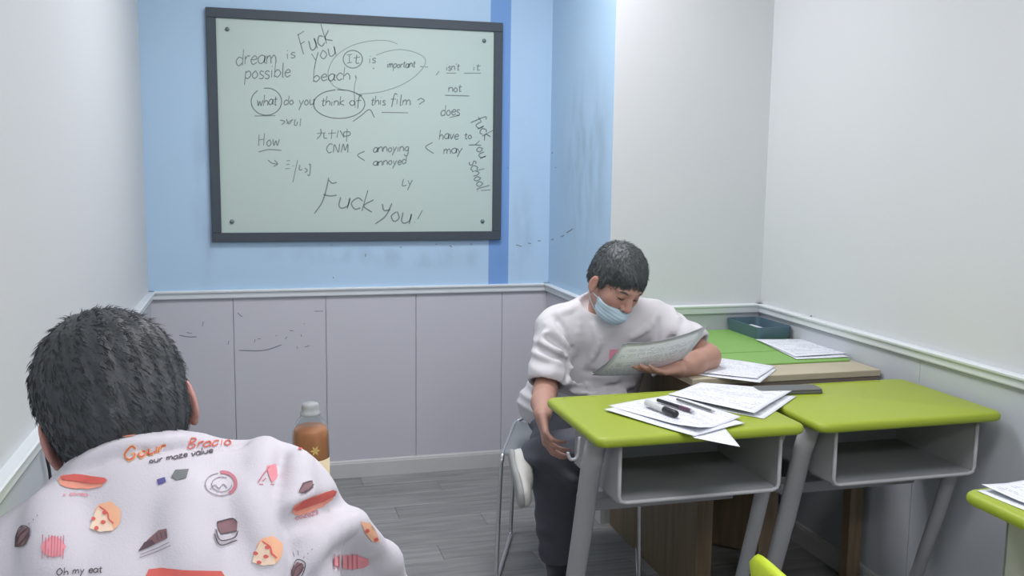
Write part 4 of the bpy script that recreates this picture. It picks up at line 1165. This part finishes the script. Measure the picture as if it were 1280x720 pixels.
# t-shirt
def dome(F, a, b, r, k): F.cone(a, b, r, r, k)
T = Field([(.74, 1.52, .0055)], [(2.66, 3.30, .0055)], [(.50, 1.06, .0055)])
T.cone(SHR + V(.02, .0, .0), SHL + V(-.02, .0, .0), .066, .066, .03)
for q in (SHR, SHL): T.cone(q + V(0, 0, .005), NB + V(0, .0, .01), .055, .055, .03)
T.ell((1.13, 2.96, .84), (.182, .130, .155), .05); T.ell((1.105, 3.00, .73), (.190, .140, .17), .05); T.ell((1.08, 3.05, .60), (.215, .165, .13), .05)
T.cone(NB + V(0, .01, -.03), NB + V(0, -.01, .030), .092, .066, .03)
CR, CL = ELR + (SHR-ELR)*.25, ELL + (SHL-ELL)*.33
T.cone(SHR + V(-.006, 0, -.005), CR, .068, .068, .03); T.cone(SHL + V(.004, 0, -.004), CL, .070, .074, .03)
# folds
def fold(F, pts, r, k=.012, op='add'): F.chain([tuple(p) for p in pts], [r]*len(pts), k, op)
for p in ([(.885, 2.835, .885), (.925, 2.815, .83), (.975, 2.815, .775)], [(.905, 2.82, .80), (.95, 2.81, .74), (1.0, 2.83, .69)], [(1.30, 2.79, .90), (1.26, 2.80, .82), (1.22, 2.82, .77)],
          [(1.34, 2.79, .875), (1.31, 2.80, .80), (1.27, 2.83, .74)], [(.945, 2.85, .70), (1.05, 2.845, .675), (1.18, 2.86, .67)], [(.96, 2.855, .64), (1.08, 2.86, .625), (1.22, 2.88, .63)], [(1.0, 2.86, .595), (1.1, 2.865, .585), (1.2, 2.885, .60)]):
    fold(T, p, .012, .022)
fold(T, [(.905, 2.825, .875), (.955, 2.800, .80), (.985, 2.81, .74)], .006, .022, 'sub')
fold(T, [(1.305, 2.77, .885), (1.275, 2.78, .81)], .008, .022, 'sub')
def tee_w(x, y, z):
    r = .0022*np.sin(26*x + 38*z + 3*np.sin(19*y + 14*z)) + .0014*np.sin(60*z - 34*x + 2*np.sin(31*x)) 
    wr = np.clip((.97 - x)/.05, 0, 1); wl_ = np.clip((x - 1.29)/.05, 0, 1)
    r += wr*.0030*(np.abs(np.sin(42*z + 26*x + 1.5*np.sin(30*z)))*2 - 1) + wl_*.0032*(np.abs(np.sin(46*x - 34*z + 1.5*np.sin(28*x)))*2 - 1)
    return r.astype(np.float32)
T.warp(tee_w)
def c5(q): return [(640 + x/3.427, 290 + y/3.427) for x, y in q]
RIDGE = ([(150,395),(200,440),(240,490)], [(120,465),(170,500),(228,530)], [(108,520),(160,545),(222,575)], [(280,330),(285,430),(270,520)], [(350,400),(370,480),(330,560)],
         [(690,300),(715,370),(690,430)], [(740,350),(765,410),(740,440)], [(620,300),(600,390),(520,450)], [(230,650),(330,660),(440,645)], [(260,685),(400,672),(520,655)], [(200,350),(260,330),(300,300)])
CREASE = ([(175,360),(230,430),(252,540)], [(255,500),(245,580),(235,630)], [(640,290),(632,380),(612,470)], [(135,440),(190,480),(235,515)], [(110,495),(165,525),(225,555)], [(240,668),(340,672),(460,655)], [(310,600),(400,610),(480,600)])
HR = [(c5(q), .007, .014, 'add', .004) for q in RIDGE] + [(c5(q), .005, .014, 'sub', -.001) for q in CREASE]
for a in HR: T.fold_px(*a)
d = (ELR-SHR); d /= np.linalg.norm(d); T.cone(CR + d*.012, CR + d*.14, .052, .050, .004, 'sub'); 
def cut_cuff(F, c, d, R0):
    """remove the cloth beyond the cuff plane, near the arm only"""
    a = c + d*.010 + d*R0; F.cone(a, a + d*.06, R0, R0, .003, 'sub')
d2_ = (ELL-SHL); d2_ /= np.linalg.norm(d2_); T.cone(CL + d2_*.008, CL + d2_*.12, .057, .056, .004, 'sub')
T.ell(loc(mh, (0, -.03, -.10), HS), (.062, .075, .055), .010, 'sub')
T.cone(NB + V(0, -.01, .02), NB + V(0, -.04, .09), .058, .07, .008, 'sub')
T.plane((1.1, 2.9, .505), (0, .05, -1), .004)
def open_cuff(F, c, d, r):
    o = np.array(c, float); d = np.array(d, float)
    def fn(P):
        h = sum((P[i]-o[i])*d[i] for i in range(3))
        rad = np.sqrt(np.maximum(sum((P[i]-o[i])**2 for i in range(3)) - h*h, 0))
        return np.maximum(-h, np.maximum(rad - r, h - .12))
    F.apply(fn, np.minimum(o, o+d*.12)-r, np.maximum(o, o+d*.12)+r, .003, 'sub')
open_cuff(T, CR + d*.03, d, .105); open_cuff(T, CL + d2_*.03, d2_, .105)

tee, tco, tQ = mesh_obj('t_shirt', T, M['tee'], man, it=2)

# trousers
L = Field([(.74, 1.38, .006)], [(2.60, 3.26, .006)], [(.08, .70, .006)])
L.ell(PEL + V(0, .02, .0), (.19, .14, .105), .04)
L.cone(HIPR, KNR, .100, .082, .03); L.chain([KNR, (KNR+ANR)/2 + V(.005, .01, 0), ANR + V(0, 0, .02)], [.080, .072, .060], .02)
L.cone(HIPL, KNL, .100, .080, .03); L.chain([KNL, (KNL+ANL)/2 + V(0, 0, -.012), ANL + V(-.005, 0, -.012)], [.078, .070, .062], .02)
fold(L, [(.86, 2.66, .50), (.92, 2.64, .46), (.99, 2.68, .44)], .010, .02)
fold(L, [(.87, 2.78, .33), (.93, 2.76, .30), (1.0, 2.80, .29)], .007, .02)
def tr_w(x, y, z): return (.0028*np.sin(40*x + 55*z + 2*np.sin(30*z + 20*y)) + .0015*np.sin(90*z + 50*y)).astype(np.float32)
L.warp(tr_w)
L.plane(ANR + V(0, 0, .012), (0, 0, -1), .004)
L.plane(ANL + V(-.035, 0, 0), (-1, -.1, 0), .004) if False else None
mesh_obj('trousers', L, M['trouser'], man, it=2)

# shoes
def shoe(parent, heel, toe, up, ankle_r=.038):
    """sneaker from heel to toe points (sole plane), up = out of the sole"""
    h, t_, u = np.array(heel, float), np.array(toe, float), np.array(up, float)
    y = t_ - h; Ln = np.linalg.norm(y); y /= Ln; u -= y*(u @ y); u /= np.linalg.norm(u); x = np.cross(y, u)
    fr = (h, np.array([x, y, u])); s = Ln/.28
    lo, hi = np.minimum(h, t_) - .10, np.maximum(h, t_) + .10
    def fld(): return Field(*[[(float(lo[i]), float(hi[i]), .0045)] for i in range(3)])
    A = fld()
    for c, r in (((0, .05, .045), (.037, .050, .045)), ((0, .12, .042), (.038, .09, .040)), ((0.003, .20, .032), (.047, .075, .026)), ((0.002, .245, .028), (.038, .034, .020)), ((0, .055, .08), (.034, .042, .035))):
        A.ell(np.array(c)*s, np.array(r)*s, .02, 'add', fr)
    A.plane(fr[0] + u*.012, -u, .002); A.cone(fr[0] + (y*.055 + u*.10)*s, fr[0] + (y*.05 + u*.16)*s, .030*s, .045*s, .006, 'sub')
    sh, _, _ = mesh_obj('shoe', A, M['shoe_white'], parent, it=1)
    Bf = fld()
    for c, r in (((0, .045, .014), (.038, .048, .018)), ((0, .12, .014), (.034, .08, .018)), ((0.004, .20, .014), (.050, .075, .018)), ((0.003, .245, .014), (.042, .040, .018))):
        Bf.ell(np.array(c)*s, np.array(r)*s, .015, 'add', fr)
    Bf.plane(fr[0] - u*.001, -u, .002); Bf.plane(fr[0] + u*.024, u, .002)
    mesh_obj('sole', Bf, M['sole'], sh, it=1)
shoe(man, (.750, 2.765, .530), (.735, 2.575, .425), (.97, -.02, .12))
shoe(man, (.985, 2.915, .0), (.905, 2.665, .0), (0, 0, 1))

# print on the t-shirt, laid onto the cloth
def decal_placer(co, Q, off=.0012):
    bv = BVHTree.FromPolygons([tuple(p) for p in co], [tuple(int(i) for i in q) for q in Q])
    e = Vector(EYE.tolist())
    def pl(u, v):
        d = Vector(ray(u, v).tolist()).normalized(); h, n, i, ds = bv.ray_cast(e, d)
        return None if h is None else h + (n if n.dot(d) < 0 else -n)*off
    return pl
def patch(name, poly, place, m, parent, step=3.0):
    """filled flat print: polygon outline in picture coordinates, cut into small facets and laid on the cloth"""
    from mathutils.geometry import tessellate_polygon
    bm = bmesh.new(); vs = [bm.verts.new((p[0], p[1], 0)) for p in poly]
    try: bm.faces.new(vs)
    except Exception: bm.free(); return None
    x0, x1 = min(p[0] for p in poly), max(p[0] for p in poly); y0, y1 = min(p[1] for p in poly), max(p[1] for p in poly)
    for a in np.arange(x0 + step, x1, step):
        bmesh.ops.bisect_plane(bm, geom=bm.verts[:] + bm.edges[:] + bm.faces[:], plane_co=(a, 0, 0), plane_no=(1, 0, 0))
    for a in np.arange(y0 + step, y1, step):
        bmesh.ops.bisect_plane(bm, geom=bm.verts[:] + bm.edges[:] + bm.faces[:], plane_co=(0, a, 0), plane_no=(0, 1, 0))
    bad = []
    for v in bm.verts:
        p = place(v.co.x, v.co.y)
        if p is None: bad.append(v)
        else: v.co = p
    if bad: bmesh.ops.delete(bm, geom=bad, context='VERTS')
    # drop facets stretched across a silhouette
    lf = [f for f in bm.faces if max(e.calc_length() for e in f.edges) > .02]
    if lf: bmesh.ops.delete(bm, geom=lf, context='FACES')
    if not bm.faces: bm.free(); return None
    me = bpy.data.meshes.new(name); bm.to_mesh(me); bm.free()
    for p in me.polygons: p.use_smooth = True
    return link_mesh(name, me, m, parent)
def print_lines(name, items, wpx, place, m, parent):
    bm = bmesh.new()
    for q in items: ribbon(bm, q, wpx, place)
    lf = [f for f in bm.faces if max(e.calc_length() for e in f.edges) > .03]
    if lf: bmesh.ops.delete(bm, geom=lf, context='FACES')
    me = bpy.data.meshes.new(name); bm.to_mesh(me); bm.free(); return link_mesh(name, me, m, parent)
M['pr_pink'] = mat('pink_print', (226, 150, 170), 0.8, var=.12, scale=120)
M['pr_greyp'] = mat('grey_print', (176, 178, 184), 0.8, var=.05, scale=120)
pt = decal_placer(tco, tQ)
patch('pink_print', [(762, 437), (790, 435), (798, 440), (797, 462), (764, 463), (760, 455)], pt, M['pr_pink'], tee, 2.5)
print_lines('grey_print', [[(x, 441 + (x % 3)), (x, 466)] for x in range(736, 760, 4)], .9, pt, M['pr_greyp'], tee)

# ------------------------------------------------------------------ papers in his hand
def held(name, off, m, lab, seed, dl=0.0):
    nx, ny = 16, 14; bm = bmesh.new(); uvl = bm.loops.layers.uv.new('UVMap')
    A, Bp, Cp, Dp_ = Vector((.975, 2.63, .800)), Vector((1.262, 2.655, .812)), Vector((1.320, 2.585, .938)), Vector((1.045, 2.56, .905))
    rn = random.Random(seed); j = Vector((rn.uniform(-.01, .01), 0, rn.uniform(-.006, .006)))
    nrm = (Bp-A).cross(Dp_-A).normalized()
    def pt_(s, t, o):
        p = (A*(1-s) + Bp*s)*(1-t) + (Dp_*(1-s) + Cp*s)*t
        sag = -.030*math.sin(math.pi*s)*(.6 + .4*t) + .012*math.sin(3*t + s*4 + seed)*.4
        return p + j*(1 if off else 0) + Vector((0, 0, 1))*sag*.55 + nrm*(off + o + .012*math.sin(math.pi*t)*1.0)
    g = [[[bm.verts.new(pt_(i/nx, k/ny, o)) for k in range(ny+1)] for i in range(nx+1)] for o in (0, .0004)]
    def qd(vs, uv):
        f = bm.faces.new(vs); f.smooth = True
        for l_, q in zip(f.loops, uv): l_[uvl].uv = q
    for i in range(nx):
        for k in range(ny):
            u = [(i/nx, k/ny), ((i+1)/nx, k/ny), ((i+1)/nx, (k+1)/ny), (i/nx, (k+1)/ny)]
            a = g[0]; qd((a[i][k+1], a[i+1][k+1], a[i+1][k], a[i][k]), u[::-1]); a = g[1]; qd((a[i][k], a[i+1][k], a[i+1][k+1], a[i][k+1]), u)
    for i in range(nx):
        for k in (0, ny): qd((g[0][i][k], g[0][i+1][k], g[1][i+1][k], g[1][i][k]), [(0, 0)]*4)
    for k in range(ny):
        for i in (0, nx): qd((g[0][i][k], g[0][i][k+1], g[1][i][k+1], g[1][i][k]), [(0, 0)]*4)
    me = bpy.data.meshes.new(name); bm.to_mesh(me); bm.free()
    return tag(link_mesh(name, me, m), lab, 'paper', 'papers held by the man')
held('held_paper', 0.0, M['paper_back'], 'outermost of the papers the man holds up, its pale back towards the desk', 1)
held('held_paper', 0.0035, PAPER[1], 'paper sheet just behind the outermost one in the man\'s hand', 2)
held('held_paper', 0.0070, PAPER[3], 'innermost paper sheet in the man\'s hand, nearest his chest', 3)

# ------------------------------------------------------------------ the student in the foreground
st = empty('person', (0, 0, 0)); tag(st, 'student seen from behind with black hair and food-print white shirt, foreground', 'person')
sh_fr = (np.array([-.144, 1.045, 1.150]), rotm((math.sin(-.10)*math.cos(.46), math.cos(-.10)*math.cos(.46), -math.sin(.46)), .26))
SS = 0.885
sNB = V(-.108, .975, 1.055)
sSR, sSL = V(.004, .985, 1.047), V(-.270, .985, .970)
sER, sEL = V(.112, 1.20, .84), V(-.365, 1.17, .82)
sWR, sWL = V(.03, 1.42, .80), V(-.24, 1.42, .80)
sP = V(-.115, .80, .54)
D = Field([(-.44, -.27, .006), (-.27, .02, .0035), (.02, .26, .006)], [(.62, .95, .008), (.95, 1.18, .0035), (1.18, 1.62, .007)],
          [(0, .74, .012), (.74, .87, .0045), (.87, 1.02, .007), (1.02, 1.31, .0035)])
head_field(D, sh_fr, SS, sNB)
D.cone(sSR, sSL, .048, .048, .03); D.ell((-.11, .92, .88), (.125, .08, .18), .05); D.ell(sP, (.14, .11, .11), .05)
D.cone(V(-.11, .85, .65), V(-.11, .93, .9), .11, .11, .04)
D.chain([sSR, sER, sWR], [.046, .038, .026], .02); D.chain([sSL, sEL, sWL], [.046, .038, .026], .02)
hand(D, sWR, V(-.7, .7, -.02), V(0, 0, -1), -1 * 1, [.5, .55, .6, .7], sc=.92); hand(D, sWL, V(.7, .7, -.02), V(0, 0, -1), 1, [.4, .45, .5, .6], sc=.92)
for s in (-1, 1):
    hp, kn, an = sP + V(s*.09, .02, -.02), V(-.115 + s*.13, 1.20, .50), V(-.115 + s*.14, 1.18, .09)
    D.chain([hp, kn, an], [.078, .052, .036], .02); D.cone(an, an + V(0, .14, -.05), .034, .026, .02)
def st_col(co):
    base = l3((184, 144, 132)); c = np.tile(base, (len(co), 1)); q = (co - sh_fr[0]) @ sh_fr[1].T / SS
    for s in (-1, 1):
        d = np.sqrt((((q - np.array((s*.083, -.008, 0)))/np.array((.014, .026, .035)))**2).sum(1)); w_ = np.clip(1.25-d, 0, 1)[:, None]*.75
        c = c*(1-w_) + l3((206, 140, 138))*w_
    return c
mesh_obj('body', D, M['skin'], st, it=2, colfn=st_col)
Hs = hair_field(sh_fr, SS, .009, [(-.30, .02, .003)], [(.90, 1.20, .003)], [(1.04, 1.34, .003)], low=-.062, rough=.0012)
ho2, sco, sQ = mesh_obj('hair', Hs, M['hair'], st, it=1)
sn = normals(sco, sQ)
strands('hair_strands', sco, sn, np.ones(len(sco), bool), 15000, comb_dir(sh_fr, SS, .11, (-.015, -.06, .10)), .011, .00042, M['hair'], st, 3)

# shirt
U = Field([(-.44, .26, .005)], [(.68, 1.34, .005)], [(.50, 1.17, .005)])
U.cone(sSR + V(-.02, 0, .0), sSL + V(.02, 0, .0), .072, .072, .04)
U.ell((-.11, .925, .93), (.195, .135, .175), .06); U.ell((-.11, .89, .76), (.190, .145, .20), .06); U.ell((-.11, .86, .60), (.195, .155, .16), .06)
for q in (sSR, sSL): U.cone(q + V(0, -.01, .012), sNB + V(0, -.01, .020), .060, .060, .05)
U.cone(sNB + V(-.01, -.005, -.035), sNB + V(-.01, .005, .02), .095, .072, .04)
sCR, sCL = sSR + (sER-sSR)*.86, sSL + (sEL-sSL)*.86
U.cone(sSR, sCR, .070, .084, .035); U.cone(sSL, sCL, .070, .084, .035)
for p in ([(.03, .915, 1.02), (.045, .90, .95), (.03, .875, .86)], [(.055, .93, 1.0), (.075, .93, .93), (.07, .94, .86)], [(-.06, .80, .90), (-.03, .775, .82), (-.05, .75, .72)],
          [(-.22, .88, 1.0), (-.235, .86, .92), (-.22, .84, .84)], [(.10, .99, 1.03), (.14, 1.06, .96), (.17, 1.1, .90)]):
    fold(U, p, .011, .03)
fold(U, [(.035, .895, 1.05), (.052, .885, .97), (.05, .87, .88), (.045, .85, .8)], .005, .018, 'sub')
# camp collar, folded over
Uc = [(-.112 + .088*math.cos(a)*1.0, .985 + .080*math.sin(a), 1.078 - .012*math.sin(a)) for a in np.linspace(math.radians(160), math.radians(380), 12)]
fold(U, [(x, y - .004, z) for x, y, z in Uc], .014, .010)
fold(U, [(-.112 + (x+.112)*1.16, .985 + (y-.985)*1.22, z - .022) for x, y, z in Uc], .0065, .010)
def sh_w(x, y, z): return (.0018*np.sin(24*x + 30*z + 2.5*np.sin(15*z + 12*y)) + .0009*np.sin(55*x - 44*z + 2*np.sin(30*z))).astype(np.float32)
U.warp(sh_w)
for a in ([(352,568),(347,605),(351,655),(362,719)], .007, .016, 'sub', -.001), ([(332,556),(324,600),(334,680),(345,719)], .009, .016, 'add', .005), ([(376,575),(368,640),(380,719)], .009, .016, 'add', .005), \
         ([(300,610),(322,660),(338,715)], .008, .016, 'add', .005), ([(425,605),(385,618),(362,630)], .007, .014, 'add', .004), ([(445,650),(405,672),(374,705)], .008, .014, 'add', .004), \
         ([(430,628),(392,640),(366,655)], .005, .014, 'sub', -.001), ([(240,620),(232,665),(238,715)], .010, .03, 'add', .007), ([(60,635),(72,675),(66,715)], .010, .03, 'add', .007), \
         ([(104,588),(150,568),(205,561),(255,560),(305,558)], .0035, .008, 'sub', .0), ([(100,580),(150,559),(205,552),(255,551),(300,551)], .005, .010, 'add', .003): U.fold_px(*a)
U.cone(sNB + V(0, .03, .02), sNB + V(-.02, .09, .12), .054, .075, .008, 'sub')
dd = sER - sSR; dd /= np.linalg.norm(dd); open_cuff(U, sCR + dd*.02, dd, .12); U.cone(sCR, sCR + dd*.1, .066, .066, .004, 'sub')
dl = sEL - sSL; dl /= np.linalg.norm(dl); open_cuff(U, sCL + dl*.02, dl, .12); U.cone(sCL, sCL + dl*.1, .066, .066, .004, 'sub')
U.plane((0, 0, .52), (0, 0, -1), .003)
shirt, uco, uQ = mesh_obj('shirt', U, M['shirt'], st, it=2)
K = Field([(-.42, .2, .008)], [(.62, 1.32, .008)], [(.06, .66, .008)])
K.ell(sP + V(0, .0, .0), (.185, .14, .10), .04)
for s in (-1, 1):
    K.chain([sP + V(s*.09, .02, -.02), V(-.115 + s*.13, 1.20, .50), V(-.115 + s*.14, 1.18, .12)], [.10, .078, .062], .02)
K.plane((0, 0, .10), (0, 0, -1), .003); mesh_obj('trousers', K, M['trouser'], st, it=2)
for s in (-1, 1): shoe(st, (-.115 + s*.14, 1.13, 0), (-.115 + s*.15, 1.40, 0), (0, 0, 1))

# printed motifs on the shirt
ps = decal_placer(uco, uQ, .0010)
PR = {k: mat('print_' + k, c, 0.8, var=.08, scale=90) for k, c in dict(red=(216, 104, 96), salmon=(238, 160, 138), pink=(232, 150, 158), cream=(240, 216, 190), orange=(242, 186, 150),
      brown=(140, 108, 112), darkbrown=(96, 78, 84), blue=(94, 92, 150), grey=(118, 122, 122), dark=(92, 86, 92), gold=(236, 190, 130), rose=(196, 124, 136), line=(150, 140, 148)).items()}
def P(kind, poly, c, rot=0, s=1.0, step=4.0):
    a = math.radians(rot); ca_, sa_ = math.cos(a), math.sin(a)
    q = [(c[0] + s*(x*ca_ - y*sa_), c[1] + s*(x*sa_ + y*ca_)) for x, y in poly]
    return patch('printed_motif', q, ps, PR[kind], shirt, step)
def elp(rx, ry, n=14, wob=0.0, sd=0):
    rn = random.Random(sd); return [((rx*math.cos(2*math.pi*k/n))*(1+rn.uniform(-wob, wob)), (ry*math.sin(2*math.pi*k/n))*(1+rn.uniform(-wob, wob))) for k in range(n)]
def lines(items, wpx, kind, name='printed_line'): return print_lines(name, items, wpx, ps, PR[kind], shirt)
def layer(fn, lift):
    global ps
    old = ps; ps = decal_placer(uco, uQ, .0010 + lift); fn(); ps = old
def hotdog(c, rot, s=1.0):
    P('salmon', [(-30, -2), (-24, -8), (0, -9), (20, -7), (28, -1), (24, 5), (14, 7), (8, 9), (0, 8), (-8, 9), (-18, 8), (-27, 5)], c, rot, s)
    layer(lambda: P('red', [(-27, -5), (-10, -9), (12, -7), (28, -6), (32, -3), (28, 1), (12, 2), (-8, 0), (-24, -1)], c, rot, s), .0008)
def wedge(c, rot, s=1.0):
    P('orange', elp(17, 19, 14, .08, 3), (c[0]+5, c[1]-2), rot, s)
    layer(lambda: P('cream', [(-18, 14), (-14, 0), (-6, -14), (4, -8), (10, 4), (12, 16), (-4, 18)], c, rot, s), .0006)
    def sp():
        for d in ((-13, 2), (0, 6), (-9, 14), (2, -6)): P('red', elp(3.2, 2.6, 8, .1), (c[0]+d[0]*s, c[1]+d[1]*s), rot, s, 6)
        lines([[(c[0]-5*s, c[1]-14*s), (c[0]+5*s, c[1]-6*s), (c[0]+7*s, c[1]+2*s), (c[0]+13*s, c[1]+8*s)]], 2.0, 'red')
    layer(sp, .0014)
def pouch(c, rot, s=1.0):
    P('brown', [(-8, 14), (-9, 2), (-2, -12), (8, -10), (9, 0), (3, 12)], c, rot, s)
    layer(lambda: lines([[(c[0]-7, c[1]+10), (c[0]-2, c[1]-2), (c[0]+6, c[1]-8)], [(c[0]-6, c[1]+13), (c[0]+3, c[1]+4), (c[0]+8, c[1]-4)], [(c[0]-8, c[1]+14), (c[0]-6, c[1]-2), (c[0], c[1]-12), (c[0]+9, c[1]-9), (c[0]+8, c[1]+1), (c[0]+2, c[1]+12), (c[0]-8, c[1]+14)]], 1.2, 'dark'), .0008)
    lines([[(c[0]+8+k*5, c[1]-14-k*5), (c[0]+9+k*5, c[1]-16-k*5)] for k in range(3)], 1.3, 'line')
def scribble(c, w_, h_, sd=1):
    rn = random.Random(sd); q = []
    n = 9
    P('pink', elp(w_*.9, h_*.85, 16, .09, sd), c)
    layer(lambda: lines([[(c[0]-w_+2*w_*k/n, c[1]-h_*(.75+.25*rn.random())), (c[0]-w_+2*w_*(k+.3)/n-2, c[1]+h_*(.7+.3*rn.random()))] for k in range(1, n)], 1.4, 'rose'), .0007)
P('salmon', [(-26, 6), (-18, -3), (0, -7), (22, -8), (24, -3), (14, 3), (-4, 5), (-20, 9)], (152, 543), 0)
hotdog((103, 603), 2, 1.0); lines(W('x co', 78, 621, 96, 620, 3) + W('rea', 96, 620, 110, 621, 3), .9, 'pink')
pouch((29, 670), 5); scribble((67, 684), 16, 15, 2); wedge((130, 648), 0)
P('blue', [(-6, -2), (4, -5), (6, 1), (-4, 5)], (202, 602)); P('grey', [(-11, 3), (-6, -6), (11, -7), (8, 4), (-4, 7)], (225, 594))
P('brown', [(-20, 15), (-8, 0), (6, -12), (16, -14), (17, -2), (4, 4), (-8, 10)], (193, 675), 0)
layer(lambda: (P('darkbrown', [(-20, 15), (-12, 4), (-2, 0), (2, 5), (-8, 10)], (193, 675), 0), lines([[(197+k*5, 668-k*2), (199+k*5, 676-k*2)] for k in range(3)], 1.3, 'dark')), .0008)
lines([[(175, 694), (196, 686), (212, 678)], [(174, 698), (196, 690), (214, 682)]], 1.0, 'line')
lines([ell(278, 605, 18, 15, -100, 60), ell(278, 605, 16, 13, -100, 60)], 2.2, 'rose'); lines([ell(276, 606, 20, 14, 60, 260), ell(277, 606, 13, 9, 0, 300)], 1.0, 'line')
lines([[(262, 612), (268, 607), (273, 611), (279, 606), (284, 611)]], 1.2, 'line')
P('brown', [(-14, -8), (6, -12), (13, -8), (12, 4), (-8, 7), (-12, 2)], (284, 661)); layer(lambda: lines([[(268, 662), (274, 676), (292, 673), (298, 664)], [(266, 668), (274, 682), (296, 676)], [(274, 668), (296, 664)], [(270, 653), (290, 649), (297, 653)]], 1.6, 'dark'), .0006)
P('pink', [(-2, -9), (9, -12), (12, 4), (4, 12), (0, 2)], (335, 592)); lines([[(322, 604), (330, 592), (336, 584)], [(324, 606), (342, 606)], [(328, 602), (332, 598)]], 1.6, 'rose')
hotdog((392, 629), -24, .98); lines(W('co2o23', 368, 650, 398, 643, 3.5), 1.0, 'rose')
P('brown', [(-9, 6), (-4, -6), (8, -8), (9, 0), (0, 7)], (382, 610), 0); layer(lambda: lines([[(374, 614), (380, 605), (389, 602)], [(376, 617), (386, 612), (391, 606)]], 1.3, 'dark'), .0006)
lines([[(413, 594), (419, 601), (424, 600), (422, 593)], [(416, 593), (420, 597)]], 2.4, 'red')
P('orange', [(-16, -6), (-4, -5), (14, 2), (22, 12), (8, 10), (-6, 2)], (376, 556)); layer(lambda: lines([[(364, 553), (368, 554)], [(373, 562), (377, 562)]], 2.6, 'red'), .0006)
wedge((332, 690), 0, .95); scribble((437, 702), 26, 11, 5)
P('orange', [(-10, -12), (2, -10), (10, 2), (14, 14), (4, 12), (-4, 2)], (460, 664)); layer(lambda: [P('red', elp(2.6, 2.4, 8), q) for q in ((458, 663), (469, 674))], .0006)
pouch((371, 712), 10, .8); lines([[(366, 690), (368, 696)], [(372, 688), (373, 694)]], 1.3, 'line')
P('red', [(-50, 4), (-46, -5), (-30, -7), (0, -4), (44, -3), (48, 3), (46, 14), (-46, 14)], (232, 717))
lines(W('Oh my eat', 70, 719, 128, 716, 5), 1.3, 'dark')
lines(W('Gour', 154, 577, 206, 566, 9, .3), 3.4, 'gold'); layer(lambda: lines(W('Gour', 154, 577, 206, 566, 9, .3), 1.5, 'red'), .0006)
lines(W('Bradiot', 233, 560, 296, 556, 6, .35), 1.8, 'salmon'); layer(lambda: lines(W('Bradiot', 233, 560, 296, 556, 6, .35), .9, 'red'), .0006)
lines(W('our maze value', 186, 580, 266, 566, 4, .15), 1.3, 'dark')
